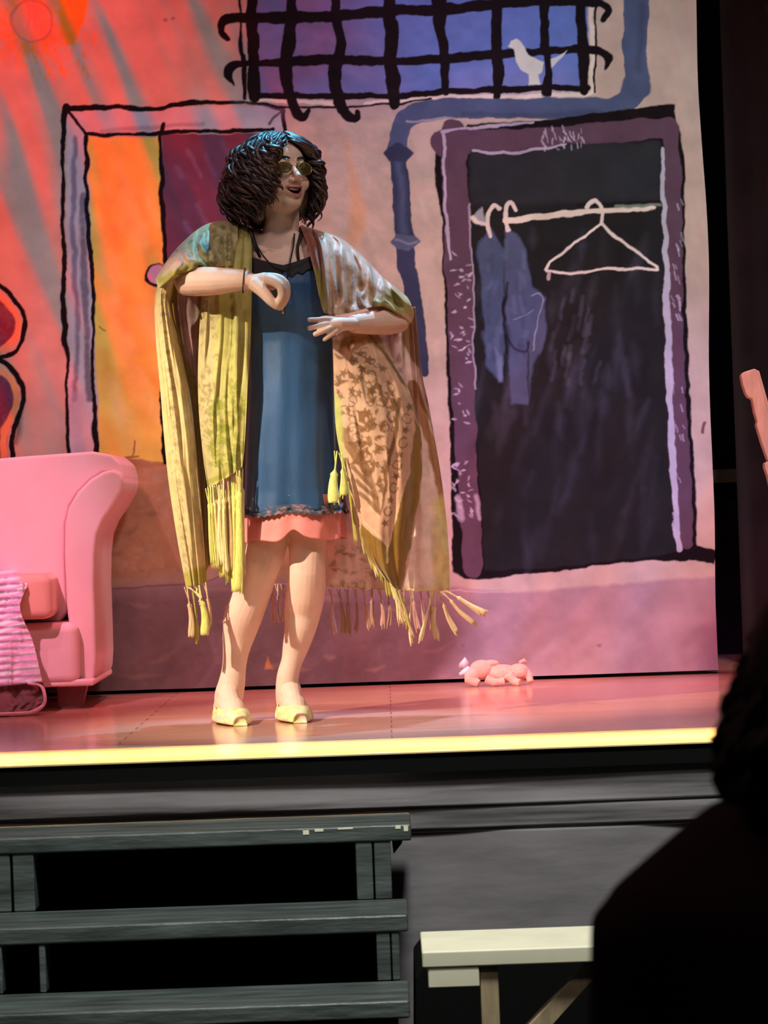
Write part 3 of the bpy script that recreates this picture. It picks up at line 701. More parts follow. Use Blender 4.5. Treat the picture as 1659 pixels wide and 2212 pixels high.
def leg(px0, px1, px2, px3, Y):
    zt = P(150, 1480, Y)[2]; A0 = P(px0, 1484, Y)[0]; A1 = P(px1, 1484, Y)[0]; B0 = P(px2, 1530, Y)[0]; B1 = P(px3, 1530, Y)[0]
    V = [(A0, Y, zt), (A1, Y, zt), (A1, Y + .07, zt), (A0, Y + .07, zt), (B0, Y + .01, 0), (B1, Y + .01, 0), (B1, Y + .06, 0), (B0, Y + .06, 0)]
    b = MB().add(V, [(0, 3, 2, 1), (4, 5, 6, 7), (0, 1, 5, 4), (1, 2, 6, 5), (2, 3, 7, 6), (3, 0, 4, 7)])
    lab(b.obj('leg', M['dark_wood'], sf, bevel=.003), 'dark red tapered wooden leg')
leg(122, 188, 124, 176, .80); leg(126, 184, 128, 172, 1.24)

def panel(rows, nu=60, nv=120, folds=0.0, fk=9, seed=1, fphase=0):
    g = np.array(rows, float)                     # rows x cols x 3 (px,py,Y)
    g = cr(g, nv); g = np.swapaxes(cr(np.swapaxes(g, 0, 1), nu), 0, 1)
    px, py, Y = g[..., 0], g[..., 1], g[..., 2]
    s = np.linspace(0, 1, nu)[None, :]; t = np.linspace(0, 1, nv)[:, None]
    if folds:
        n = fbm(s * 4 + 10 + 0 * t, t * 2 + 10 + 0 * s, seed, 3)
        Y = Y + folds * (np.sin(s * fk * 5 + fphase + 14 * (n - .5)) + .5 * np.sin(s * fk * 11 + 2 + 12 * (n - .5))) * np.clip(t * 4 + .15, 0, 1)
    V = PN(px, py, Y).reshape(-1, 3)
    i, j = np.meshgrid(np.arange(nv - 1), np.arange(nu - 1), indexing='ij'); a = (i * nu + j).ravel()
    return V, np.stack([a, a + nu, a + nu + 1, a + 1], -1), px.ravel(), py.ravel()

# blanket
bl = empty('throw_blanket', (P(-20, 1545, .6)[0], .6, 0), 'pink striped throw blanket draped over the sofa seat down to the floor', 'blanket')
rows = [[(-120, 1222, .92), (-40, 1226, .92), (10, 1228, .92), (40, 1232, .92), (62, 1246, .92)],
        [(-120, 1236, .70), (-40, 1238, .68), (10, 1240, .67), (40, 1246, .67), (60, 1258, .68)],
        [(-120, 1262, .64), (-40, 1262, .62), (10, 1264, .62), (35, 1268, .62), (52, 1282, .62)],
        [(-120, 1330, .63), (-40, 1330, .61), (0, 1330, .61), (25, 1325, .61), (44, 1318, .60)],
        [(-120, 1400, .62), (-40, 1400, .60), (10, 1395, .59), (40, 1390, .59), (70, 1385, .60)],
        [(-120, 1480, .60), (-40, 1488, .58), (10, 1482, .56), (50, 1478, .56), (92, 1472, .57)]]
V, Fc, px, py = panel(rows, 70, 160, .006, 3, 5)
pt = Painter(px, py, A(250, 135, 165))
for k in range(17):
    y = 1232 + k * 15.5
    pt.line([(-150, y + 12), (-20, y + 8), (60, y - 6), (120, y - 14)], RNG.uniform(6, 9.5), A(255, 215, 240), .9, 1.5, tex=.1)
V[:, 1] -= .004 * np.sin(py * 2 * math.pi / 15.5 + px * .03)
o = mesh_obj('cover', V, Fc, M['blanket'], bl, col=pt.C); o.modifiers.new('t', 'SOLIDIFY').thickness = .006
rows = [[(-120, 1480, .62), (-20, 1478, .61), (40, 1476, .60), (92, 1474, .59)], [(-120, 1520, .60), (-20, 1520, .58), (50, 1516, .57), (98, 1508, .57)],
        [(-120, 1556, .57), (-20, 1550, .54), (40, 1542, .53), (80, 1530, .55)]]
V, Fc, px, py = panel(rows, 50, 40, .010, 3, 6)
V[:, 2] = np.maximum(V[:, 2], .006)
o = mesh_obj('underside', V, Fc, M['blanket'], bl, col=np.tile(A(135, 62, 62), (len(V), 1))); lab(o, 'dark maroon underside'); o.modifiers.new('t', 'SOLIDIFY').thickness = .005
hm = cr([P(60, 1476, .565), P(88, 1482, .56), P(97, 1505, .55), P(93, 1524, .545), P(70, 1538, .53), P(30, 1545, .52), P(-60, 1552, .52)], 50); hm[:, 2] = np.maximum(hm[:, 2], .009)
b = MB().tube(hm, .0075, 8, flat=.6); V = np.vstack(b.V)
lab(mesh_obj('hem', V, b.F, M['blanket'], bl, col=np.tile(A(250, 140, 150), (len(V), 1))), 'rolled pink hem')

# ------------------------------------------------------------------ plush toy
def remeshed(mb, voxel, smooth_it, sfac=.5):
    me = bpy.data.meshes.new('tmp'); me.from_pydata(np.vstack(mb.V).tolist(), [], [list(f) for f in mb.F]); me.update()
    o = bpy.data.objects.new('tmp', me); SC.collection.objects.link(o)
    r = o.modifiers.new('r', 'REMESH'); r.mode = 'VOXEL'; r.voxel_size = voxel; r.adaptivity = 0
    s_ = o.modifiers.new('s', 'SMOOTH'); s_.iterations = smooth_it; s_.factor = sfac
    dg = bpy.context.evaluated_depsgraph_get(); e = o.evaluated_get(dg); m2 = e.to_mesh()
    n = len(m2.vertices); V = np.empty(n * 3, np.float32); m2.vertices.foreach_get('co', V); V = V.reshape(-1, 3).astype(float)
    lt = np.empty(len(m2.polygons), np.int32); m2.polygons.foreach_get('loop_total', lt)
    lp = np.empty(len(m2.loops), np.int32); m2.loops.foreach_get('vertex_index', lp)
    if (lt == 4).all(): Fc = lp.reshape(-1, 4)
    else:
        Fc = []; k = 0
        for c in lt: Fc.append(tuple(lp[k:k + c])); k += c
    e.to_mesh_clear(); bpy.data.objects.remove(o); bpy.data.meshes.remove(me)
    return V, Fc

ty = empty('plush_toy', (P(1075, 1480, 1.2)[0], 1.2, 0), 'small pink plush animal toy lying on the floor against the backdrop', 'toy')
Yt = 1.20; k_ = (Yt - CY) / F
b = MB()
def E(px, py, rx, ry, rz, Y=Yt): b.ell(P(px, py, Y), (rx * k_, rz * k_, ry * k_))
E(1040, 1447, 26, 22, 22); E(1060, 1433, 18, 8, 12); E(1020, 1462, 15, 20, 18, Yt - .01)
b.tube([P(1013, 1452, Yt - .01), P(1012, 1468, Yt - .02), P(1035, 1477, Yt - .03)], [10 * k_, 11 * k_, 9 * k_])
E(1085, 1455, 36, 20, 24); E(1120, 1452, 24, 19, 22)
b.tube([P(1130, 1448, Yt), P(1143, 1460, Yt - .01), P(1146, 1474, Yt - .02)], [12 * k_, 9 * k_, 7 * k_])
b.tube([P(1100, 1458, Yt - .03), P(1112, 1472, Yt - .04), P(1124, 1475, Yt - .05)], [12 * k_, 9 * k_, 8 * k_])
b.tube([P(1050, 1466, Yt - .04), P(1068, 1474, Yt - .045), P(1090, 1473, Yt - .04)], [10 * k_, 9 * k_, 7 * k_])
V, Fc = remeshed(b, .0022, 3); V[:, 2] = np.maximum(V[:, 2], .001)
mesh_obj('body', V, Fc, M['plush'], ty)
b = MB().tube([P(1013, 1444, Yt), P(1002, 1452, Yt - .01), P(993, 1457, Yt - .015)], [7 * k_, 6 * k_, 3 * k_], 10)
lab(b.obj('ear', M['plush_white'], ty), 'pale pink ear')
b = MB().add([P(1004, 1419, Yt), P(1011, 1428, Yt), P(1012, 1438, Yt), P(1002, 1445, Yt), P(991, 1441, Yt), P(992, 1434, Yt)] + [P(1002, 1432, Yt - .02), P(1003, 1433, Yt + .015)],
             [(i, (i + 1) % 6, 6) for i in range(6)] + [((i + 1) % 6, i, 7) for i in range(6)])
lab(b.obj('ear', M['plush_white'], ty), 'pointed white ear')
b = MB().tube([P(1122, 1432, Yt + .02), P(1132, 1426, Yt + .02), P(1138, 1432, Yt + .02)], [4 * k_, 4 * k_, 2 * k_], 8); b.obj('tail', M['plush'], ty)

# ------------------------------------------------------------------ the woman
pr = empty('person', (P(590, 1558, 0)[0], 0, 0), 'laughing woman on stage in navy dress and green-gold fringed shawl, dark curly hair', 'person')
K0 = 8.0 / F      # metres per photo pixel at her depth
b = MB()
def LP(px, py, Y): return np.array(P(px, py, Y))
# torso
def tor(py, px, rx, ry, Y=0.0):
    c = P(px, py, Y); return (c[0], c[1], c[2], rx, ry)
b.loft([tor(1060, 632, .112, .08), tor(980, 632, .118, .098), tor(900, 631, .118, .100), tor(820, 630, .112, .095), tor(740, 630, .110, .088), tor(680, 625, .116, .098, -.005),
        tor(620, 618, .126, .105, -.01), tor(570, 612, .138, .088, 0), tor(540, 612, .145, .07, .01), tor(520, 610, .10, .06, .01), tor(505, 608, .062, .055, .01)])
# neck
b.tube([LP(606, 545, .02), LP(606, 505, .01), LP(608, 470, .0), LP(604, 430, -.01)], [.060, .052, .050, .052], 20)
b.tube([LP(560, 532, .0), LP(510, 524, .01), LP(480, 534, .01)], [.038, .038, .038], 16)
b.tube([LP(660, 540, .0), LP(705, 545, .01), LP(730, 560, .01)], [.036, .034, .036], 16)
b.tube([LP(575, 545, -.055), LP(540, 530, -.045)], [.012, .012], 8); b.tube([LP(635, 548, -.055), LP(680, 535, -.045)], [.012, .012], 8)
# arms
b.tube([LP(485, 536, .0), LP(455, 560, -.05), LP(420, 592, -.12), LP(398, 612, -.16)], [.040, .040, .039, .037], 18)
b.tube([LP(396, 610, -.155), LP(425, 608, -.185), LP(470, 607, -.215), LP(510, 605, -.24), LP(540, 605, -.255)], [.036, .041, .038, .031, .027], 18)
b.tube([LP(730, 562, .01), LP(785, 620, .0), LP(838, 670, -.02), LP(862, 690, -.03)], [.038, .038, .038, .036], 18)
b.tube([LP(864, 690, -.03), LP(838, 694, -.07), LP(805, 697, -.12), LP(775, 699, -.16), LP(760, 700, -.18)], [.036, .038, .034, .028, .024], 18)
# legs
def limb(lst, Y=0.0):
    cs = cr(np.array([(x, y, r, yy) for (y, x, r, yy) in lst]), 40)
    b.tube(PN(cs[:, 0], cs[:, 1], cs[:, 3]), cs[:, 2] * K0, 24)
limb([(980, 596, 46, 0), (1080, 588, 45, -.01), (1170, 578, 44, -.02), (1230, 562, 40, -.03), (1290, 541, 40, -.01), (1330, 525, 42, .0), (1370, 516, 36, .01), (1405, 510, 29, .01), (1440, 506, 26, .01), (1475, 501, 29, .012), (1500, 495, 31, .015), (1522, 492, 30, .02)])
limb([(980, 668, 46, 0), (1080, 667, 44, -.01), (1170, 665, 41, -.02), (1230, 663, 39, -.03), (1280, 660, 42, -.01), (1320, 654, 40, .01), (1360, 648, 34, .01), (1400, 638, 28, .02), (1430, 630, 23, .02), (1460, 622, 24, .02), (1495, 620, 25, .025), (1520, 622, 25, .035)])
# feet: heel block, instep, toes
def foot(hx, hy, hY, tx, ty_, tY, w_):
    h = LP(hx, hy, hY); t = LP(tx, ty_, tY); h[2] = .034; t[2] = .024
    b.tube([h + [0, 0, .004], h * .65 + t * .35 + [0, 0, .020], h * .3 + t * .7 + [0, 0, .010], t], [.032, .036, .037, .026], 16)
    b.tube([h * .85 + t * .15 + [0.004, 0, .052], h * .62 + t * .38 + [0, 0, .040], h * .3 + t * .7 + [0, 0, .020]], [.031, .031, .026], 14)
    return h, t
RF = foot(484, 1520, .045, 512, 1545, -.145, 1); LF = foot(622, 1515, .055, 643, 1540, -.120, 1)
# right hand, pinching
def finger(pts, r0, r1, seg=10):
    c = cr([LP(*q) for q in pts], 14); n = len(c); b.tube(c, np.linspace(r0, r1, n), seg)
    b.ell(c[-1], (r1, r1, r1), nu=10, nv=6)
b.tube([LP(534, 605, -.25), LP(552, 609, -.262), LP(572, 607, -.27), LP(592, 608, -.272)], [.026, .029, .032, .027], 16, flat=.75)
b.tube([LP(545, 612, -.275), LP(565, 618, -.285), LP(580, 615, -.285)], [.020, .022, .016], 12)
finger([(574, 603, -.300), (592, 608, -.312), (606, 619, -.318), (609, 637, -.316), (604, 650, -.312), (598, 659, -.308)], .0150, .0100)
finger([(576, 599, -.283), (600, 601, -.292), (616, 613, -.298), (619, 636, -.296), (613, 653, -.292), (604, 664, -.288)], .0140, .0095)
finger([(580, 602, -.264), (603, 606, -.270), (617, 620, -.272), (617, 642, -.268), (608, 656, -.266)], .0125, .0085)
finger([(576, 606, -.246), (596, 610, -.248), (606, 623, -.248), (605, 640, -.246), (597, 650, -.246)], .0110, .0075)
finger([(548, 612, -.283), (564, 626, -.298), (576, 639, -.306), (586, 651, -.309), (596, 660, -.306)], .0205, .0115)
b.ell(LP(576, 612, -.282), (.022, .018, .020)); b.ell(LP(588, 616, -.284), (.014, .016, .014)); b.ell(LP(566, 626, -.288), (.017, .016, .017))
# left hand, fingers spread
b.tube([LP(764, 700, -.18), LP(748, 700, -.195), LP(730, 701, -.21), LP(712, 702, -.215)], [.024, .026, .029, .024], 16, flat=.7)
finger([(722, 692, -.215), (704, 690, -.228), (686, 691, -.235), (668, 691, -.238)], .0095, .0070)
finger([(720, 700, -.218), (703, 701, -.236), (686, 705, -.243), (668, 709, -.245)], .0100, .0072)
finger([(726, 706, -.218), (711, 710, -.238), (696, 716, -.247), (681, 722, -.250)], .0100, .0074)
finger([(736, 709, -.212), (724, 717, -.230), (712, 725, -.238), (701, 733, -.240)], .0090, .0066)
finger([(750, 698, -.175), (732, 692, -.165), (712, 688, -.165), (696, 688, -.170)], .0120, .0080)
# head in its own frame
HC = LP(600, 380, -.02); yaw = math.radians(33); pit = math.radians(8)
f_ = Vector((math.sin(yaw) * math.cos(pit), -math.cos(yaw) * math.cos(pit), math.sin(pit))); r_ = Vector((math.cos(yaw), math.sin(yaw), 0)); u_ = f_.cross(r_); u_.normalize()
HR = np.array([list(r_), list(f_), list(u_)]).T      # columns: side, forward, up
def hd(s, f, u): return HC + HR @ np.array([s, f, u])
def he(s, f, u, rs, rf, ru, **k): b.ell(hd(s, f, u), (rs, rf, ru), R=HR, **k)
he(0, -.015, .030, .074, .092, .086, nu=32, nv=20)
he(0, .018, -.040, .060, .070, .072, nu=32, nv=20)
he(0, .040, .030, .060, .046, .060)
he(0, .056, -.088, .030, .026, .024)
he(0, .034, -.070, .050, .040, .034)
for s in (1, -1):
    he(s * .034, .052, -.034, .030, .026, .026); he(s * .0115, .090, -.036, .0085, .010, .0075)
    b.tube([hd(s * .008, .081, .018), hd(s * .030, .076, .023), hd(s * .050, .058, .014)], [.009, .010, .008], 10)
    b.tube([hd(s * .070, .0, .008), hd(s * .076, -.008, -.004), hd(s * .072, -.004, -.028)], [.008, .010, .006], 10)
b.tube([hd(0, .078, .014), hd(0, .092, -.010), hd(0, .108, -.033)], [.0085, .0085, .0105], 12)
he(0, .070, -.058, .030, .020, .028)
# lips round an open laughing mouth
MU = (0, .090, -.064)
for sgn, th_ in ((1, .0040), (-1, .0050)):
    pts = [hd(-.027 + .054 * i / 8, .090 - .022 * ((i - 4) / 4) ** 2, -.062 + sgn * (.006 if sgn > 0 else .015) * (1 - ((i - 4) / 4) ** 2) + .008 * ((i - 4) / 4) ** 2) for i in range(9)]
    b.tube(pts, [th_ * .5] + [th_] * 7 + [th_ * .5], 8)
V, Fc = remeshed(b, .0026, 3)
# carve eye sockets and the mouth
L = (V - HC) @ HR
for s in (1, -1):
    g = np.exp(-(((L[:, 0] - s * .031) / .015) ** 2 + ((L[:, 2] - .000) / .0085) ** 2)) * (L[:, 1] > .04)
    V -= (g * .008)[:, None] * HR[:, 1]
mc = -.066 + .010 * (L[:, 0] / .024) ** 2
e = ((L[:, 0] / .022) ** 2 + ((L[:, 2] - mc) / .0082) ** 2)
g = np.clip(1.3 - e, 0, 1) * (L[:, 1] > .06); V -= (g * .020)[:, None] * HR[:, 1]
inm = (e < 1.05) & (L[:, 1] > .05); 
lipm = (L[:, 1] > .06) & (((L[:, 0] / .028) ** 2 + ((L[:, 2] - mc) / .0145) ** 2) < 1) & ~inm
g = np.exp(-(((np.abs(L[:, 0]) - .006) / .0035) ** 2 + ((L[:, 2] + .043) / .003) ** 2)) * (L[:, 1] > .08); V += (g * .004)[:, None] * HR[:, 2]
skin = np.array([.80, .53, .43]); C = np.tile(skin, (len(V), 1))
C[lipm] = [.52, .16, .14]
ch = np.exp(-(((np.abs(L[:, 0]) - .04) / .018) ** 2 + ((L[:, 2] + .03) / .018) ** 2)) * (L[:, 1] > .03); C = C * (1 - .35 * ch[:, None]) + np.array([.80, .36, .30]) * .35 * ch[:, None]
C[inm] = [.02, .006, .006]
mesh_obj('body', V, Fc, M['skin'], pr, col=C)
pts = [hd(-.018 + .036 * i / 8, .083 - .010 * ((i - 4) / 4) ** 2, -.0605 + .007 * ((i - 4) / 4) ** 2) for i in range(9)]
lab(MB().tube(pts, .0034, 8).obj('teeth', M['teeth'], pr), 'white upper teeth')
for s in (1, -1):
    b = MB(); b.ell(hd(s * .031, .066, .000), (.0125, .0125, .0125), R=HR); ey = b.obj('eye', M['eye'], pr)
    b = MB(); b.ell(hd(s * .031 + .002, .0755, .000), (.0055, .0035, .0055), R=HR, nu=14, nv=8); b.obj('iris', M['iris'], ey)
    pts = [hd(s * (.016 + .030 * i / 6), .079 - .010 * (i / 6) ** 1.5, .0035 + .004 * math.sin(math.pi * i / 6)) for i in range(7)]
    MB().tube(pts, .0016, 6).obj('eyelash', M['brow'], pr)
    pts = [hd(s * (.012 + .038 * i / 8), .0935 - .020 * (i / 8) ** 1.6, .022 + .009 * math.sin(math.pi * (i + 1.2) / 10)) for i in range(9)]
    lab(MB().tube(pts, np.array([.0022, .0032, .0034, .0034, .0032, .003, .0026, .002, .001]), 8).obj('eyebrow', M['brow'], pr), 'dark eyebrow')
# glasses
gl = bpy.data.objects.new('glasses', None); SC.collection.objects.link(gl); gl.parent = pr; gl['label'] = 'thin gold-rimmed glasses'
for s in (1, -1):
    ring = [hd(s * .034 + .024 * math.cos(t), .099 - .010 * abs(s * .034 + .024 * math.cos(t)) / .05, -.002 + .018 * math.sin(t)) for t in np.linspace(0, 2 * math.pi, 33)]
    MB().tube(ring, .0012, 6, cap=False).obj('rim', M['gold'], gl)
    c = hd(s * .034, .094, -.002); Vn = np.vstack([[c], ring[:-1]]); Vb = Vn - HR[:, 1] * .0015
    n = 33
    fc = [(0, i, 1 + i % 32) for i in range(1, 33)] + [(n, n + 1 + i % 32, n + i) for i in range(1, 33)]
    mesh_obj('lens', np.vstack([Vn, Vb]), fc, M['lens'], gl)
    MB().tube([hd(s * .058, .090, .004), hd(s * .074, .060, .004), hd(s * .078, .0, .004)], .0013, 6).obj('temple', M['gold'], gl)
MB().tube([hd(-.011, .101, .002), hd(0, .1035, .006), hd(.011, .101, .002)], .0012, 6).obj('bridge', M['gold'], gl)

# hair: scalp cap plus several hundred loose curls
b = MB()
he_c = []
for i in range(900):
    pass
def hair():
    rs = np.random.RandomState(5)
    b = MB()
    b.ell(HC + np.array([-.008, .018, .030]) , (.088, .098, .094), nu=28, nv=18)
    b.ell(HC + np.array([-.055, .045, -.035]), (.062, .070, .085), nu=20, nv=14)
    b.ell(HC + np.array([.045, .055, -.040]), (.050, .060, .080), nu=20, nv=14)
    b.tube([HC + np.array([-.060, -.030, .03]), HC + np.array([-.070, -.035, -.04]), HC + np.array([-.065, -.03, -.085])], [.03, .038, .02], 12)
    b.ell(HC + np.array([-.058, .030, -.085]), (.046, .050, .060), nu=18, nv=12)
    capV, capF = np.vstack(b.V), b.F
    # keep cap faces off the face
    Lc = (capV - HC) @ HR
    bad = (Lc[:, 1] > .052) & (Lc[:, 2] < .062) & (np.abs(Lc[:, 0]) < .062)
    capF = [f for f in capF if not any(bad[i] for i in f)]
    mb = MB().add(capV, capF)
    for k in range(1000):
        psi0 = rs.uniform(-math.pi, math.pi)
        if k % 4 == 0: psi0 = -rs.uniform(math.radians(20), math.radians(80))
        side = 1 if psi0 > 0 else -1
        top = rs.uniform(0, 1) ** .7
        ln = rs.uniform(.62, 1.0)
        a0 = psi0
        lim = 36 if side < 0 else 66
        if abs(psi0) < math.radians(lim + 6): a1 = side * math.radians(rs.uniform(lim, lim + 26))
        else: a1 = psi0 + rs.uniform(-.35, .35)
        zt = .124 - .035 * top; zb = (-.150 if side < 0 else -.138) + rs.uniform(-.02, .06)
        if side < 0 and abs(a1) < math.radians(75): zb = max(zb, -.085 + rs.uniform(-.02, .02) - .05 * (abs(a1) - .63) / .68)
        n = 34; T = np.linspace(0, 1, n)
        layer = rs.uniform(.70, 1.06)
        ph = rs.uniform(0, 6.28); fr = rs.uniform(1.3, 3.4); am = rs.uniform(.005, .015); dr = rs.uniform(-.25, .25)
        big = k % 4 == 1
        if big: am = rs.uniform(.010, .020); fr = rs.uniform(1.2, 2.2); layer = rs.uniform(.92, 1.06)
        ph2 = rs.uniform(0, 6.28); pts = []
        for t in T:
            z = zt + (zb - zt) * (t ** 1.2) * ln
            az = a0 + (a1 - a0) * min(1, t * 2.4) + dr * t * (abs(a1) > 1.2)
            zz = max(-1, min(1, (z - .03) / .098))
            R0 = .100 * math.sqrt(max(0, 1 - zz * zz)) if z > .03 else .100
            d0 = np.array([math.sin(az + yaw), -math.cos(az + yaw)])
            vol = .040 * min(1, max(0, (.09 - z) / .13)) * (1.02 if d0[0] < 0 else .50) if z < .09 else 0
            if side < 0 and abs(az) < 1.1: vol *= .5
            R0 = R0 + vol
            if z < -.06: R0 -= .38 * (-.06 - z)
            R = max(.012, R0 * (.80 + .22 * layer) + .003)
            g = min(1, t * 2.2); w1 = am * g
            R += w1 * math.cos(fr * 6.28 * t * (1 + .25 * t) + ph); az2 = az + w1 * 9 * math.sin(fr * 6.28 * t * (1 + .25 * t) + ph)
            d = np.array([math.sin(az2 + yaw), -math.cos(az2 + yaw)])
            pts.append(HC + np.array([d[0] * R - .008, d[1] * R * .95 + .008, z + w1 * .9 * math.sin(fr * 5 * t + ph2)]))
        r = rs.uniform(.0050, .0085) if big else rs.uniform(.0022, .0048)
        mb.tube(pts, r * np.concatenate([np.linspace(.5, 1, 6), np.full(n - 14, 1), np.linspace(1, .15, 8)]), 5)
    # a few stray ringlets at the outline
    for (x, y, dx, dy, R) in [(690, 410, 12, 10, 14), (684, 440, 14, 18, 12), (668, 480, 10, 16, 12), (487, 430, -6, 14, 12), (484, 450, -5, 12, 10), (500, 460, -8, 20, 13), (676, 330, 6, 14, 6)]:
        pts = [P(x + R * math.cos(t) * (1 if dx > 0 else -1) * .8 + dx * t / 6, y + R * math.sin(t) + dy * t / 6, .0 + .01 * t) for t in np.linspace(-1.5, 4.5, 24)]
        mb.tube(pts, np.linspace(.003, .0012, 24), 5)
    return mb
hr_ = hair().obj('hair', M['hair'], pr); lab(hr_, 'dark brown curly chin-length hair')

# dress
def ring_loft(fsec, top, bot, nu=140, nv=120):
    # fsec(py)->(cx,rx,ry,Y); top/bot functions of angle in photo px
    V = []
    th = np.linspace(0, 2 * math.pi, nu, endpoint=False)
    for j in range(nv):
        t = j / (nv - 1)
        for a in th:
            py = top(a) * (1 - t) + bot(a) * t
            cx, rx, ry, Y = fsec(py)
            c = P(cx, py, Y)
            wr = 1 + .040 * t * t * math.sin(a * 8 + 1.8 * math.sin(a * 2 + t)) + .016 * t * math.sin(a * 15 + 2 + 2 * t) + .010 * math.sin(t * 9 + a * 5) * math.sin(t * 3.14)
            V.append((c[0] + rx * wr * math.cos(a), c[1] + ry * wr * math.sin(a), P(829.5, py, 0)[2] + 0 * c[2] + (c[2] - P(829.5, py, 0)[2])))
    Fc = []
    for j in range(nv - 1):
        for i in range(nu):
            p_ = j * nu + i; q_ = j * nu + (i + 1) % nu; Fc.append((p_, p_ + nu, q_ + nu, q_))
    return V, Fc
ys = [540, 580, 620, 680, 740, 820, 900, 1000, 1060, 1112]
CX = [612, 615, 618, 624, 629, 630, 629, 629, 631, 633]; RX = [.145, .145, .135, .128, .125, .126, .132, .138, .143, .150]; RY = [.09, .112, .124, .118, .115, .122, .130, .132, .130, .135]; YY = [0, -.005, -.01, -.008, -.005, -.003, 0, 0, 0, 0]
def fs(py): return (np.interp(py, ys, CX), np.interp(py, ys, RX), np.interp(py, ys, RY), np.interp(py, ys, YY))
def topf(a):
    front = math.cos(a + math.pi / 2)      # 1 at the front (-Y)
    x = math.cos(a)
    return 582 - 40 * abs(x) ** 1.2 * 1.0 + (18 if front > 0 and abs(x) > .8 else 0) if front > -.1 else 560
V, Fc = ring_loft(fs, topf, lambda a: 1102 + 3 * math.sin(a * 5))
o = mesh_obj('dress', V, Fc, M['dress'], pr); lab(o, 'navy blue slip dress'); o.modifiers.new('t', 'SOLIDIFY').thickness = .003
V, Fc = ring_loft(lambda py: (fs(py)[0], fs(py)[1] + .003, fs(py)[2] + .003, fs(py)[3]), lambda a: topf(a) - 2, lambda a: topf(a) + 26 + (44 if math.cos(a) < -.05 else 0) * (math.sin(a) < 0) + 3 * math.sin(a * 30), 200, 12)  # neckline trim; its longer drop on one side stands for arm shade
lab(mesh_obj('bodice_trim_shade', V, Fc, M['black_strap'], [c for c in pr.children if c.name.startswith('dress')][0]), 'black bodice trim, extended on one side as arm shade')
def fs2(py):
    k = (py - 1096) / 20; q = fs(min(py, 1112)); return (q[0], q[1] + .002 + .003 * k, q[2] + .002 + .003 * k, q[3])
V, Fc = ring_loft(fs2, lambda a: 1092 + 3 * math.sin(a * 5), lambda a: 1111 + 3 * math.sin(a * 5) + 2 * math.sin(a * 60), 240, 14)
Vx = np.array(V); nn = fbm(Vx[:, 0] * 120 + 50, Vx[:, 2] * 120 + 50, 91, 2)
o = mesh_obj('lace_hem', V, Fc, M['lace'], [c for c in pr.children if c.name.startswith('dress')][0], col=np.where(nn[:, None] > .52, np.array([[.22, .13, .16]]), np.array([[.03, .06, .10]])))
def fs3(py):
    k = np.clip((py - 1080) / 90, 0, 1); return (636, .136 + .008 * k, .125 + .01 * k, 0)
def botc(a):
    x = math.cos(a); return 1166 - 22 * math.exp(-((x - .0) / .18) ** 2) + 3 * math.sin(a * 6)
V, Fc = ring_loft(fs3, lambda a: 1070, botc, 160, 30)
o = mesh_obj('underskirt', V, Fc, M['coral'], pr); lab(o, 'coral pink underskirt showing below the hem'); o.modifiers.new('t', 'SOLIDIFY').thickness = .002
# straps, neck cord, pendant, bracelet
MB().tube(cr([P(562, 556, -.075), P(550, 530, -.075), P(536, 503, -.045), P(528, 488, .0)], 20), .0042, 8, flat=.5).obj('strap', M['black_strap'], pr)
MB().tube(cr([P(645, 566, -.085), P(643, 535, -.075), P(650, 505, -.05), P(652, 488, .0)], 20), .0042, 8, flat=.5).obj('strap', M['black_strap'], pr)
MB().tube(cr([P(545, 500, -.045), P(560, 540, -.085), P(590, 575, -.120), P(622, 586, -.132)], 24), .0022, 6).obj('neck_cord', M['black_strap'], pr)
MB().tube(cr([P(622, 586, -.132), P(628, 560, -.115), P(634, 530, -.085), P(636, 505, -.05)], 24), .0022, 6).obj('neck_cord', M['black_strap'], pr)
MB().tube(cr([P(622, 586, -.132), P(618, 640, -.145), P(611, 680, -.150)], 16), .0020, 6).obj('neck_cord', M['black_strap'], pr)
lab(MB().tube([P(611, 664, -.15), P(611, 678, -.15)], [.0035, .0028], 8).obj('pendant', M['gold'], pr), 'small gold pendant')
w0 = LP(527, 606, -.248)
br_ = [w0 + np.array([.004 * math.sin(t), .0335 * math.cos(t) * .95, .0335 * math.sin(t)]) for t in np.linspace(0, 6.283, 40)]
lab(MB().tube(br_, .0016, 6, cap=False).obj('bracelet', M['black_strap'], pr), 'thin dark bracelet')
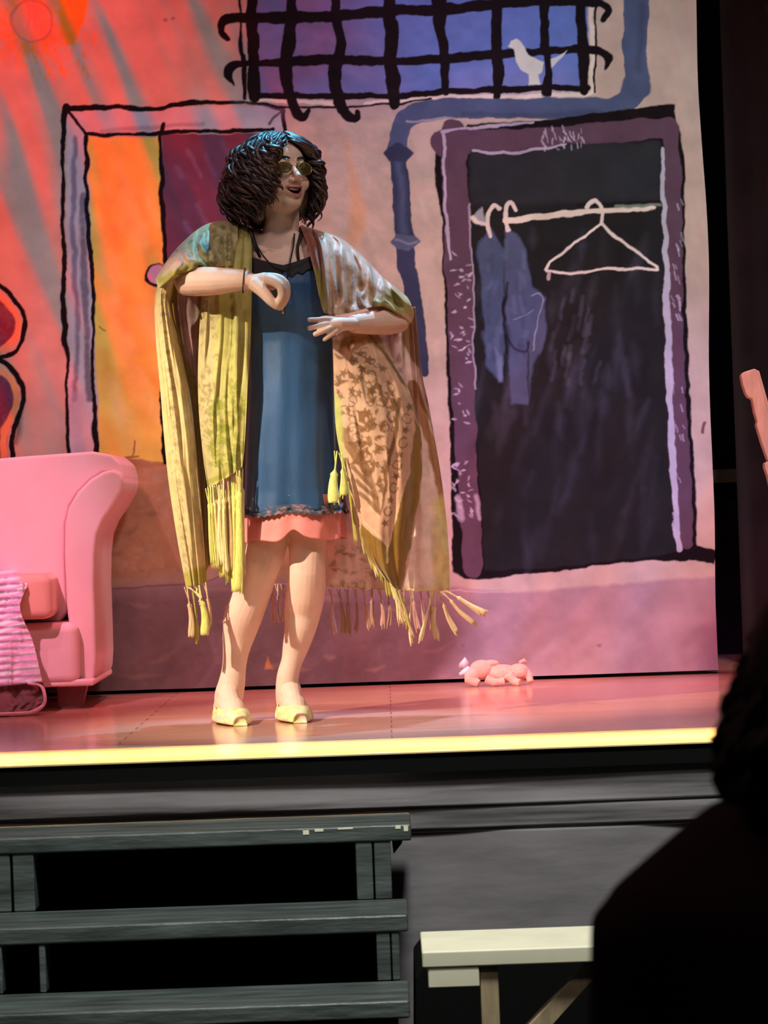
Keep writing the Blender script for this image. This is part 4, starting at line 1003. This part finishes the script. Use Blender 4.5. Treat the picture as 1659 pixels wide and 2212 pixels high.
# shoes
def shoe(h, t, sgn):
    d = t - h; d[2] = 0; Ln = np.linalg.norm(d); d /= Ln; s_ = np.array([d[1], -d[0], 0]) * -1
    if s_[0] < 0: s_ = -s_
    n, m_ = 26, 22; V = []; Fc = []
    for i in range(n):
        u = -.18 + 1.42 * i / (n - 1)      # along the sole
        c = h + d * Ln * u
        uu = (i / (n - 1))
        wdt = .050 * (math.sin(math.pi * min(1, max(0, uu * .90 + .07))) ** .45) * (.82 + .28 * min(1, uu * 1.6))
        toe = 1 - max(0, (uu - .8) / .2) ** 2 * .45
        ht = (.066 - .018 * min(1, uu * 1.3)) * toe
        for j in range(m_):
            a = math.pi * (j / (m_ - 1)) * 1.0
            x = math.cos(a); z = math.sin(a)
            V.append(c * [1, 1, 0] + s_ * wdt * math.copysign(abs(x) ** .75, x) + np.array([0, 0, .001 + ht * z ** .8]))
    for i in range(n - 1):
        u = i / (n - 1)
        for j in range(m_ - 1):
            # opening for the instep
            jj = j / (m_ - 2)
            if .10 < u < .52 and .24 < jj < .76: continue
            Fc.append((i * m_ + j, i * m_ + j + 1, (i + 1) * m_ + j + 1, (i + 1) * m_ + j))
        Fc.append((i * m_, (i + 1) * m_, (i + 1) * m_ + m_ - 1, i * m_ + m_ - 1))
    Fc.append(tuple(range(m_))); Fc.append(tuple(reversed(range((n - 1) * m_, n * m_))))
    V = np.array(V)
    nn = fbm(V[:, 0] * 60 + 90, V[:, 1] * 60 + V[:, 2] * 70 + 80, 61, 2)
    Cc = np.where(nn[:, None] > .56, np.array([[.80, .60, .45]]), np.where(nn[:, None] < .40, np.array([[.78, .66, .20]]), np.array([[.86, .80, .42]])))
    o = mesh_obj('shoe', V, Fc, M['shoe'], pr, col=Cc); lab(o, 'pale yellow patterned flat shoe'); o.modifiers.new('t', 'SOLIDIFY').thickness = .002
    u2 = o.modifiers.new('s', 'SUBSURF'); u2.levels = 1; u2.render_levels = 1
    b2 = MB().ell(t * [1, 1, 0] + d * (-.012) + np.array([0, 0, .045]), (.014, .008, .006), nu=14, nv=8); lab(b2.obj('bow', M['rack'], o), 'small knotted bow')
shoe(RF[0].copy(), RF[1].copy(), 1); shoe(LF[0].copy(), LF[1].copy(), -1)

# shawl -----------------------------------------------------------------
GO = B_(204, 188, 106); LG = B_(228, 202, 140); OLV = B_(150, 122, 44); PKB = B_(215, 165, 140); BRN = B_(165, 115, 60); DK = B_(150, 122, 76)
SV = []; SF = []; SCc = []; so = [0]
def put(res, paint):
    V, Fc, px, py = res
    p = Painter(px, py, paint(None)); paint(p)
    SV.append(V); SF.append(Fc + so[0]); SCc.append(p.C); so[0] += len(V)
def motifs(p, poly, n, col, seed, sz=(4, 9), alpha=.75):
    rs = np.random.RandomState(seed); poly = np.array(poly, float); k = 0
    x0, y0 = poly.min(0); x1, y1 = poly.max(0)
    while k < n:
        x = rs.uniform(x0, x1); y = rs.uniform(y0, y1)
        ins = False
        for i in range(len(poly)):
            a = poly[i]; c = poly[(i + 1) % len(poly)]
            if ((a[1] > y) != (c[1] > y)) and x < (c[0] - a[0]) * (y - a[1]) / (c[1] - a[1]) + a[0]: ins = not ins
        k += 1
        if not ins: continue
        r = rs.uniform(*sz); t0 = rs.uniform(0, 6.28); kind = rs.randint(3)
        if kind == 0:     # leaf
            p.line([(x, y), (x + r * math.cos(t0), y + r * math.sin(t0)), (x + 2.2 * r * math.cos(t0 + .3), y + 2.2 * r * math.sin(t0 + .3))], [2, r * .9, 1], col, alpha, 1, rough=0)
        elif kind == 1:   # star flower
            q = [(x + (r if i % 2 else r * .45) * math.cos(t0 + i * math.pi / 5), y + (r if i % 2 else r * .45) * math.sin(t0 + i * math.pi / 5)) for i in range(10)]
            p.poly(q, col, alpha, 1)
        else:             # scroll
            q = [(x + r * (.3 + t / 6) * math.cos(t + t0), y + r * (.3 + t / 6) * math.sin(t + t0)) for t in np.linspace(0, 5, 9)]
            p.line(q, 2.4, col, alpha, .8, rough=0)
# back / inner layer, image left
def pc(p):
    if p is None: return OLV
    p.poly([(386, 610), (425, 610), (425, 830), (400, 760), (384, 690)], B_(190, 150, 150), .8, 3)
put(panel([[(372, 590, -.02), (392, 588, -.03), (420, 582, -.02), (455, 580, -.01)], [(362, 660, -.03), (385, 660, .0), (415, 660, .02), (450, 660, .0)],
           [(380, 760, -.03), (400, 760, .0), (425, 760, .01), (450, 760, -.01)], [(410, 900, -.04), (424, 900, -.02), (438, 900, -.01), (460, 900, -.02)],
           [(420, 1080, -.05), (432, 1080, -.03), (444, 1080, -.02), (462, 1080, -.02)], [(430, 1240, -.05), (440, 1240, -.03), (450, 1225, -.02), (462, 1200, -.02)]], 40, 120, .006, 3, 8), pc)
# outer hanging panel, image left
def pb(p):
    if p is None: return LG
    for k in range(15):
        y = 640 + k * 40; x = 352 + (y - 640) * .085; r = 7
        p.poly([(x, y - r), (x + r * 1.1, y), (x, y + r), (x - r * 1.1, y)], DK, .7 if y < 900 else .45, 1.2)
        p.line([(x - 10, y + 22), (x, y + 12), (x + 9, y + 22), (x, y + 30)], 2, DK, .5, .8, rough=0)
    p.poly([(395, 1236), (450, 1222), (450, 1275), (400, 1275)], B_(190, 170, 60), .9, 4)
    p.line([(372, 640), (392, 760), (415, 900), (426, 1050)], 4, OLV, .5, 2)
put(panel([[(345, 594, -.10), (352, 598, -.13), (362, 602, -.14), (376, 606, -.13)], [(334, 650, -.08), (345, 650, -.12), (356, 650, -.13), (366, 648, -.11)],
           [(337, 740, -.08), (352, 740, -.11), (368, 740, -.12), (386, 742, -.09)], [(346, 840, -.08), (365, 840, -.11), (388, 840, -.11), (408, 840, -.08)],
           [(353, 930, -.08), (375, 930, -.11), (400, 930, -.11), (420, 930, -.08)], [(364, 1040, -.08), (386, 1040, -.11), (410, 1040, -.11), (430, 1040, -.08)],
           [(382, 1160, -.08), (402, 1160, -.11), (422, 1160, -.11), (440, 1155, -.08)], [(402, 1270, -.08), (416, 1266, -.10), (430, 1264, -.10), (447, 1258, -.08)]], 50, 170, .005, 1.6, 3), pb)
# front panel, image left
def pd(p):
    if p is None: return GO
    p.poly([(425, 560), (470, 560), (462, 800), (455, 1060), (425, 1060)], B_(205, 180, 130), .75, 6)
    motifs(p, [(432, 640), (470, 640), (458, 960), (430, 960)], 40, B_(150, 120, 70), 12, (6, 10), .7)
    for k in range(9):
        y = 640 + k * 26; x = 500; p.poly([(x, y - 8), (x + 7, y), (x, y + 8), (x - 6, y)], B_(155, 150, 50), .7, 1.5)
    motifs(p, [(455, 860), (530, 830), (524, 1000), (450, 1040)], 120, B_(150, 150, 40), 14, (6, 12), .75)
    p.line([(446, 1044), (486, 1024), (526, 996)], 8, B_(175, 165, 55), .8, 2)
    p.line([(540, 500), (545, 700), (532, 900), (526, 1010)], 4, B_(220, 220, 120), .8, 1)
put(panel([[(470, 483, .03), (488, 480, .03), (505, 479, .02), (520, 482, .0), (535, 490, -.02)], [(452, 520, -.07), (475, 518, -.085), (500, 516, -.085), (522, 516, -.08), (543, 520, -.075)],
           [(440, 600, -.10), (465, 600, -.125), (490, 600, -.13), (518, 600, -.13), (544, 600, -.125)], [(430, 720, -.10), (456, 720, -.125), (486, 720, -.135), (515, 720, -.14), (542, 720, -.13)],
           [(428, 860, -.10), (452, 860, -.13), (480, 860, -.14), (508, 860, -.145), (534, 860, -.135)], [(438, 980, -.10), (460, 975, -.13), (484, 968, -.14), (508, 958, -.145), (529, 950, -.135)],
           [(449, 1056, -.10), (468, 1046, -.13), (488, 1034, -.14), (508, 1020, -.145), (524, 1008, -.135)]], 80, 170, .007, 2.6, 17), pd)
# sleeve cap over shoulder and upper arm, image left
def pq(p):
    if p is None: return B_(205, 185, 130)
    p.poly([(345, 600), (400, 572), (450, 562), (462, 590), (350, 640)], B_(170, 155, 60), .9, 5)
    p.poly([(352, 570), (400, 540), (420, 560), (360, 592)], B_(240, 185, 180), .6, 6)
    motifs(p, [(380, 540), (460, 490), (510, 490), (510, 560), (400, 570)], 40, B_(120, 105, 55), 22, (5, 10), .6)
    p.poly([(440, 533), (450, 530), (455, 540), (446, 548)], B_(30, 25, 20), .9, 2)
put(panel([[(512, 486, .05), (478, 478, .05), (440, 490, .04), (405, 516, .02), (375, 548, -.02), (345, 592, -.06)],
           [(514, 484, -.02), (478, 480, -.04), (438, 492, -.05), (402, 520, -.08), (368, 556, -.10), (336, 604, -.12)],
           [(514, 505, -.08), (478, 508, -.10), (440, 520, -.13), (404, 544, -.17), (372, 572, -.19), (340, 615, -.17)],
           [(514, 545, -.105), (478, 548, -.13), (444, 556, -.175), (412, 568, -.215), (380, 588, -.225), (345, 622, -.19)],
           [(514, 572, -.110), (482, 576, -.13), (452, 577, -.17), (424, 580, -.20), (392, 592, -.215), (358, 614, -.17)]], 110, 70, .008, 6, 23), pq)
# shoulder and sleeve, image right
def pe(p):
    if p is None: return B_(205, 165, 135)
    p.poly([(650, 488), (690, 500), (700, 560), (682, 610), (660, 560)], B_(140, 62, 45), .9, 4)
    p.poly([(672, 575), (700, 590), (712, 670), (695, 672)], B_(150, 135, 50), .9, 5)
    p.line([(664, 545), (680, 600), (692, 655), (698, 672)], 3.5, B_(225, 215, 150), .8)
    for k in range(12):
        x = 712 + k * 13; p.line([(x - 10, 520 + k * 7), (x, 575 + k * 4), (x + 4, 660)], RNG.uniform(3, 9), DK if k % 2 else B_(235, 195, 175), .6, 3)
    motifs(p, [(700, 520), (780, 570), (860, 640), (780, 660), (710, 650)], 60, B_(150, 100, 65), 31, (5, 10), .6)
    p.poly([(800, 650), (850, 620), (890, 650), (890, 680), (820, 672)], B_(165, 155, 80), .85, 6)
put(panel([[(648, 486, .04), (690, 498, .05), (735, 514, .05), (780, 550, .05), (825, 596, .04), (868, 632, .03)],
           [(650, 490, -.03), (692, 503, -.04), (740, 524, -.04), (786, 562, -.04), (834, 606, -.05), (880, 642, -.05)],
           [(664, 530, -.085), (702, 540, -.10), (746, 560, -.10), (790, 592, -.09), (836, 626, -.09), (889, 660, -.07)],
           [(680, 590, -.125), (712, 600, -.14), (750, 610, -.13), (790, 626, -.11), (836, 644, -.105), (893, 680, -.06)],
           [(692, 650, -.145), (718, 652, -.16), (752, 650, -.15), (790, 652, -.135), (836, 658, -.115), (890, 694, -.05)],
           [(700, 676, -.150), (722, 680, -.165), (754, 676, -.16), (790, 666, -.15), (832, 664, -.115), (885, 700, -.05)]], 110, 90, .012, 5.5, 33), pe)
# back layer hanging from forearm, image right
def pg(p):
    if p is None: return B_(248, 208, 192)
    p.poly([(868, 640), (900, 640), (912, 800), (890, 780), (872, 740)], B_(150, 98, 50), .95, 3)
    p.line([(888, 835), (905, 880), (932, 960), (948, 1040), (958, 1120)], [22, 26, 20, 18, 8], B_(170, 112, 60), .9, 2)
    p.line([(912, 800), (922, 850), (940, 930), (955, 1030)], 10, BRN, .8, 2)
    p.poly([(936, 1080), (975, 1060), (975, 1280), (936, 1280)], B_(228, 200, 130), .8, 6)  # yellow highlight painted along the outer strip
    p.line([(705, 1268), (800, 1272), (970, 1272)], 12, B_(225, 195, 140), .7, 3)
    motifs(p, [(820, 730), (870, 720), (875, 830), (850, 800)], 16, B_(185, 120, 120), 41, (6, 11), .6)
    motifs(p, [(710, 1180), (850, 1180), (850, 1265), (710, 1265)], 34, B_(170, 135, 110), 42, (6, 12), .6)
    p.line([(908, 1215), (900, 1230), (908, 1250)], 5, B_(240, 200, 180), .7)
put(panel([[(790, 712, .04), (815, 705, .03), (850, 690, .02), (878, 670, .01), (896, 662, -.02)], [(770, 790, .04), (810, 790, .03), (850, 790, .02), (885, 790, .01), (908, 790, -.01)],
           [(752, 890, .05), (800, 890, .04), (850, 890, .03), (895, 885, .02), (926, 880, .01)], [(735, 1000, .06), (790, 1000, .05), (850, 1000, .04), (905, 1000, .03), (948, 1000, .02)],
           [(712, 1110, .07), (775, 1110, .06), (845, 1110, .05), (910, 1110, .04), (963, 1110, .03)], [(704, 1200, .07), (770, 1200, .06), (840, 1200, .05), (910, 1200, .04), (970, 1200, .03)],
           [(704, 1268, .07), (770, 1272, .06), (840, 1276, .05), (910, 1277, .04), (971, 1276, .03)]], 90, 200, .009, 4, 43), pg)
# front patterned panel with V border, image right
BR2 = B_(140, 92, 52); OB = B_(150, 108, 38)
def pf(p):
    if p is None: return B_(232, 184, 150)
    p.poly([(718, 735), (760, 722), (830, 722), (835, 760), (800, 742), (760, 742), (735, 752)], BRN, .85, 4)
    motifs(p, [(722, 760), (800, 750), (860, 860), (830, 1080), (770, 1000), (730, 900)], 190, BR2, 52, (7, 14), .85)
    p.line([(864, 866), (856, 920), (842, 990), (832, 1050), (824, 1108)], [9, 8, 9, 7, 5], BR2, .95, 1, rough=0)
    p.line([(742, 940), (775, 990), (800, 1040), (812, 1090), (822, 1112)], [30, 22, 16, 10, 5], BR2, .8, 2, tex=.1)
    for q in [(770, 1040, 812, 1078), (778, 1068, 816, 1105), (760, 1010, 800, 1050)]: p.line([(q[0], q[1]), (q[2], q[3])], 9, BR2, .8, 1.2)
    p.poly([(870, 850), (902, 890), (905, 940), (895, 1000), (868, 1080), (850, 1130), (836, 1180), (790, 1135), (786, 1105), (822, 1120), (838, 1040), (858, 950)], B_(222, 172, 140), .85, 2)
    for k in range(11):
        t = k / 10; x = 884 - 46 * t - 6 * t * t; y = 880 + 250 * t
        if k % 2: p.line([(x + 9 * math.cos(a), y + 10 * math.sin(a)) for a in np.linspace(0, 5.4, 9)], 3, BR2, .9, .8, rough=0)
        else: p.poly([(x + (10 if i % 2 else 5) * math.cos(i * math.pi / 5 + k), y + (10 if i % 2 else 5) * math.sin(i * math.pi / 5 + k)) for i in range(10)], BR2, .95, 1)
    p.poly([(896, 900), (910, 940), (912, 1010), (906, 1070), (896, 1130), (882, 1200), (868, 1280), (850, 1275), (836, 1256), (820, 1235), (782, 1190), (780, 1130), (806, 1155), (838, 1184), (848, 1150), (866, 1090), (884, 1010), (893, 950)], OB, 1, 1.5)
    p.line([(788, 1128), (812, 1150), (838, 1182), (850, 1140), (866, 1080), (882, 1020), (892, 960)], 2.6, B_(240, 205, 160), .9, .8, rough=0, smooth=False)
    p.line([(836, 1180), (835, 1212)], 5, B_(240, 215, 160), .9)
    p.line([(800, 722), (838, 775), (880, 838), (900, 890), (912, 930)], 7, B_(130, 92, 45), .95, 1.5)
    p.poly([(719, 850), (735, 860), (745, 1000), (755, 1060), (735, 990), (722, 975)], B_(205, 205, 110), .85, 3)
put(panel([[(718, 730, -.10), (740, 716, -.12), (765, 708, -.13), (790, 706, -.12), (812, 708, -.09)], [(720, 790, -.11), (750, 785, -.14), (782, 780, -.15), (814, 776, -.13), (842, 772, -.09)],
           [(722, 860, -.11), (758, 855, -.14), (800, 850, -.15), (842, 848, -.13), (884, 846, -.08)], [(726, 930, -.11), (768, 930, -.14), (815, 928, -.15), (865, 928, -.12), (908, 926, -.06)],
           [(740, 1000, -.11), (780, 1000, -.13), (824, 1000, -.14), (870, 1000, -.11), (913, 1000, -.05)], [(762, 1070, -.10), (794, 1075, -.12), (830, 1078, -.12), (870, 1078, -.10), (908, 1078, -.05)],
           [(778, 1140, -.09), (804, 1150, -.11), (832, 1155, -.11), (864, 1155, -.09), (894, 1150, -.05)], [(794, 1200, -.08), (814, 1212, -.10), (836, 1222, -.10), (860, 1226, -.08), (882, 1220, -.05)],
           [(826, 1245, -.07), (838, 1256, -.09), (850, 1266, -.09), (860, 1272, -.07), (870, 1276, -.05)]], 110, 230, .005, 2.2, 53), pf)
# the piece that lies round the back of her neck, joining both sides
put(panel([[(505, 482, .02), (540, 492, .05), (580, 500, .075), (620, 500, .075), (655, 492, .03)], [(505, 500, .06), (540, 520, .08), (580, 530, .10), (620, 530, .10), (660, 505, .07)],
           [(470, 700, .13), (540, 700, .14), (590, 700, .14), (650, 700, .14), (720, 700, .12)], [(450, 900, .14), (520, 900, .15), (590, 900, .15), (660, 900, .15), (735, 900, .12)]], 50, 60, .008, 4, 63), lambda p: OLV if p is None else None)
sh = mesh_obj('shawl', np.vstack(SV), np.vstack(SF), M['shawl'], pr, col=np.vstack(SCc)); lab(sh, 'green-gold patterned burnout shawl with knotted fringe')
sm = sh.modifiers.new('t', 'SOLIDIFY'); sm.thickness = .0016
# fringe
def tassel(x0, y0, x1, y1, Y, wd=7, col=LG, knot=.3, bend=0, Y1=None):
    rs = np.random.RandomState(int(x0 * 7 + y0 + x1))
    Y1 = Y if Y1 is None else Y1
    L_ = math.hypot(x1 - x0, y1 - y0)
    c = cr([(x0, y0, Y), (x0 + (x1 - x0) * .3 + bend * .4, y0 + (y1 - y0) * .3, Y * .7 + Y1 * .3), (x0 + (x1 - x0) * .65 + bend, y0 + (y1 - y0) * .65, Y * .3 + Y1 * .7), (x1, y1, Y1)], 24)
    t = np.linspace(0, 1, 24)
    r = np.where(t < knot, 1.4 + .5 * np.sin(t / knot * 3), np.interp(t, [knot, knot + .04, knot + .10, .9, 1], [2, wd * .42, wd * .34, wd * .58, wd * .5]))
    b = MB(); pts = PN(c[:, 0], c[:, 1], c[:, 2]); pts[:, 2] = np.maximum(pts[:, 2], .004)
    b.tube(pts, r * K0, 10, flat=.6)
    # a second thread of the knotted net
    c2 = c[:8].copy(); c2[:, 0] += np.linspace(-6, 0, 8); b.tube(PN(c2[:, 0], c2[:, 1], c2[:, 2]), 1.2 * K0, 5)
    for q in range(3):
        c3 = c[8:].copy(); c3[:, 0] += np.linspace(0, rs.uniform(-wd, wd) * .6, len(c3)); c3[:, 1] += np.linspace(0, rs.uniform(-4, 8), len(c3)); c3[:, 2] -= .004
        pp = PN(c3[:, 0], c3[:, 1], c3[:, 2]); pp[:, 2] = np.maximum(pp[:, 2], .004); b.tube(pp, 1.5 * K0, 5)
    V = np.vstack(b.V); mesh_obj('tassel', V, b.F, M['tassel'], sh, col=np.tile(col, (len(V), 1)))
YG = B_(215, 205, 105); TN = B_(205, 165, 120); OG = B_(165, 150, 60)
for a in [(404, 1268, 413, 1376, -.09, 13, TN, .35, 4), (416, 1266, 424, 1384, -.08, 10, OG, .4, 3), (430, 1264, 442, 1372, -.10, 17, YG, .34, 5), (444, 1258, 452, 1350, -.09, 10, TN, .4, 3),
          (410, 1268, 432, 1300, -.10, 4, LG, .9, 8), (424, 1265, 436, 1290, -.10, 4, LG, .9, -6)]: tassel(*a)
rs = np.random.RandomState(77)
for k in range(17):
    t = k / 16; x = 450 + 74 * t; y = 1055 - 45 * t
    L_ = (150 + 110 * t ** .8) * rs.uniform(.85, 1.08)
    tassel(x, y, x + rs.uniform(-3, 5) + 8 * (1 - t), y + L_, -.12 - .02 * rs.rand(), rs.uniform(9, 14), [YG, OG, LG, TN][rs.randint(4)], .22, rs.uniform(-4, 4))
tassel(517, 1016, 514, 1278, -.15, 18, YG, .18, 3)
tassel(728, 974, 721, 1086, -.13, 22, B_(220, 215, 120), .42, -4); tassel(738, 978, 742, 1070, -.13, 16, B_(210, 205, 110), .42, 2)
for k in range(15):
    t = k / 14; x = 752 + 108 * t; y = 1040 + 232 * t ** 1.05
    tassel(x, y, x + 22 + 12 * t + rs.uniform(-7, 7), y + (125 - 15 * t) * rs.uniform(.85, 1.1), -.07, rs.uniform(7, 11), [OG, TN, LG, OG][rs.randint(4)], .25, rs.uniform(-5, 5))
for k in range(13):
    x = 716 + 17.5 * k
    tassel(x, 1272, x + rs.uniform(0, 14), 1272 + rs.uniform(75, 98), .05, rs.uniform(8, 12), [B_(190, 135, 120), B_(165, 115, 95)][rs.randint(2)], .35, rs.uniform(-4, 4))
for a in [(935, 1277, 908, 1384, .02, 9, LG, .5, 0), (940, 1277, 944, 1380, .01, 12, TN, .35, -6), (948, 1277, 986, 1366, .01, 11, TN, .35, -4), (956, 1277, 1024, 1346, .0, 17, TN, .30, -6), (966, 1276, 1048, 1326, .0, 19, B_(215, 175, 125), .30, -2), (890, 1275, 889, 1390, -.03, 7, B_(240, 215, 160), .55, -5)]: tassel(*a)
for x in (588, 600, 612): tassel(x, 1262, x + 2, 1338, .09, 7, B_(200, 150, 125), .35, 0)

# ------------------------------------------------------------------ steps in front of the stage
st = empty('wooden_steps', (P(300, 2200, -1.9)[0], -1.9, FZ), 'worn black wooden open steps in front of the stage at lower left', 'steps')
def board(px1, py_topfront, Y0, Y1, th, name='tread'):
    z = P(400, py_topfront, Y0)[2]; x1 = P(px1, py_topfront - 12, Y0)[0]; x0 = -2.1
    b = MB().box((x0, Y0, z - th), (x1, Y1, z)); o = b.obj(name, M['step_paint'], st, bevel=.006, seg=3); return z, x1
z1, xa = board(888, 1797, -1.50, -1.245, .038)
z2, xb = board(881, 1992, -1.76, -1.50, .038)
z3, xc = board(885, 2178, -2.02, -1.76, .038)
def post(pxl, pxr, ztop, zbot, Y, name='post'):
    xl = P(pxl, 1900, Y)[0]; xr = P(pxr, 1900, Y)[0]
    MB().box((xl, Y, zbot), (xr, Y + .09, ztop)).obj(name, M['step_paint'], st, bevel=.003)
post(770, 806, z1 - .038, z2 - .001, -1.495); post(810, 846, z1 - .038, z2 - .001, -1.495)
post(-20, 22, z1 - .038, z2 - .001, -1.495); post(28, 74, z1 - .038, z2 - .001, -1.495)
post(808, 838, z2 - .038, z3 - .001, -1.755); post(841, 858, z2 - .038, z3 - .001, -1.755)
post(78, 92, z2 - .038, z3 - .001, -1.755); post(-14, -2, z2 - .038, z3 - .001, -1.755)
post(770, 850, z3 - .038, FZ, -1.95); post(40, 90, z3 - .038, FZ, -1.95)
for (zz, Y) in ((z1, -1.27), (z2, -1.53)):  # black boards added so the space behind the treads stays dark
    b = MB().box((-2.1, Y, FZ), (P(846, 1900, Y)[0], Y + .015, zz - .04)); lab(b.obj('added_dark_board', M['black'], st, smooth=False), 'added black board keeping the step gaps dark')
b = MB(); e0 = P(872, 1812, -1.3); b.prism([(846, 1812), (872, 1806), (868, 1822), (850, 1845)], -1.42, -1.30); b.obj('bracket', M['black'], st)
# chipped bright paint at the corner of the top tread
xe = xa
for (dx, w_, dz, h_) in [(-.012, .010, -.004, .012), (-.03, .012, -.002, .008), (-.15, .035, -.003, .004), (-.21, .02, -.004, .006), (-.24, .014, -.006, .01)]:
    b = MB().box((xe + dx - w_ / 2, -1.5013, z1 + dz - h_), (xe + dx + w_ / 2, -1.4985, z1 + dz)); lab(b.obj('paint_chip', M['bench'], st, smooth=False, bevel=.0004), 'pale chipped paint')

# ------------------------------------------------------------------ bench and dark case
bn = empty('bench', (P(1100, 2200, -2.3)[0], -2.3, FZ), 'cream painted wooden bench with brown leg at bottom centre right', 'bench')
YB = -2.42
zt = P(1090, 2050, YB)[2]
z_b = P(1090, 2086, YB)[2]
xl, xr = P(911, 2060, YB)[0], P(1420, 2060, YB)[0]
b = MB().box((xl, YB, z_b), (xr, YB + .27, zt)); b.obj('seat', M['bench'], bn, bevel=.004)
b = MB().box((P(925, 2115, YB + .003)[0], YB + .003, P(980, 2134, YB)[2]), (P(1036, 2115, YB)[0], YB + .2, z_b)); b.obj('cleat', M['bench'], bn, bevel=.003)
b = MB().box((P(1037, 2100, YB)[0], YB + .012, FZ), (P(1077, 2100, YB)[0], YB + .10, z_b)); b.obj('leg', M['bench_wood'], bn, bevel=.003)
b = MB().prism([(1262, 2086), (1310, 2086), (1186, 2225), (1132, 2225)], YB + .03, YB + .07); b.obj('brace', M['bench_wood'], bn, bevel=.003)
b = MB().box((P(1385, 2100, YB + .07)[0], YB + .07, FZ), (P(1410, 2100, YB + .07)[0], YB + .16, z_b)); b.obj('leg', M['bench_wood'], bn, bevel=.003)
YC = -1.75
b = MB().prism([(900, 2185), (918, 2161), (1500, 2141), (1500, 2560), (900, 2575)], YC, -1.32)
o = b.obj('storage_case', M['black'], smooth=False, bevel=.004); tag(o, 'black box standing low in the dark behind the cream bench', 'case')
zmin = min(v.co.z for v in o.data.vertices)
for v in o.data.vertices:
    if v.co.z < .1: v.co.z = 0
o.location.z = FZ

# ------------------------------------------------------------------ spectator in the foreground, seen from behind
au = empty('person', (P(1880, 1700, -6)[0], -6.0, FZ), 'dark silhouette of a long-haired spectator seen from behind at the lower right', 'person')
b = MB(); YA = -6.0
def AP(px, py, Y=YA): return np.array(P(px, py, Y))
def al(py, px, rx, ry, Y=YA): c = P(px, py, Y); return (c[0], c[1], c[2], rx, ry)
b.ell(AP(1905, 1510), (.078, .095, .115))
b.tube([AP(1880, 1560), AP(1880, 1800)], [.062, .070], 18)
b.loft([al(1680, 1880, .07, .06), al(1730, 1880, .115, .07), al(1800, 1878, .142, .08), al(1860, 1876, .165, .09), al(1910, 1876, .184, .1), al(1990, 1876, .182, .105), al(2200, 1880, .17, .115), al(2500, 1880, .155, .11), al(3000, 1880, .15, .11), al(3600, 1880, .18, .13), al(3800, 1880, .17, .13)])
for s in (-1, 1):
    sx = 1876 + s * 424
    b.tube([AP(sx, 1985), AP(sx + s * 25, 2300, YA), AP(sx + s * 30, 2800, YA - .02), AP(sx, 3000, YA + .06), AP(sx - s * 220, 3150, YA + .28)], [.058, .052, .045, .04, .03], 14)
    hp = AP(1880 + s * 270, 3680); kn = AP(1880 + s * 300, 3560, YA + .42); kn[2] = hp[2] + .02; ft = kn.copy(); ft[2] = FZ + .07
    b.tube([hp, kn], [.09, .06], 14); b.tube([kn, ft], [.058, .04], 14); b.tube([ft + [0, -.03, -.03], ft + [0, .16, -.04]], [.038, .03], 12)
V, Fc = remeshed(b, .008, 4)
mesh_obj('body', V, Fc, M['audience_cloth'], au)
b = MB(); rs = np.random.RandomState(9)
b.ell(AP(1910, 1490, YA - .01), (.098, .112, .115), nu=30, nv=18)
b.loft([al(1390, 1910, .085, .10), al(1480, 1910, .098, .115), al(1600, 1908, .108, .11), al(1690, 1908, .106, .10), al(1790, 1900, .09, .08, YA - .03)], 26)
for k in range(150):
    a = rs.uniform(0, 2 * math.pi); ph = rs.uniform(0, 6.28); am = rs.uniform(.003, .009); pts = []
    end = rs.uniform(1600, 1800)
    for t in np.linspace(0, 1, 18):
        py = 1290 + (end - 1290) * t; R = np.interp(py, [1260, 1350, 1480, 1600, 1700, 1800], [.04, .080, .099, .110, .108, .092]) + am * math.sin(t * 16 + ph)
        aa = a + am * 8 * math.cos(t * 16 + ph); c = AP(1908, py)
        pts.append(c + np.array([R * math.cos(aa), R * 1.02 * math.sin(aa), 0]))
    b.tube(pts, rs.uniform(.003, .006), 5)
b.obj('hair', M['audience_hair'], au)
ac = empty('chair', (P(1880, 1700, -6)[0], -6.0, FZ), 'dark chair under the spectator in the foreground', 'chair')
zs = P(1880, 3800, YA)[2] - .14; xc_ = P(1880, 1700, YA)[0]
MB().box((xc_ - .22, YA - .2, zs - .05), (xc_ + .22, YA + .22, zs)).obj('seat', M['black'], ac, bevel=.01)
for sx in (-.2, .2):
    for sy in (-.18, .2): MB().box((xc_ + sx - .015, YA + sy - .015, FZ), (xc_ + sx + .015, YA + sy + .015, zs - .05)).obj('leg', M['black'], ac)
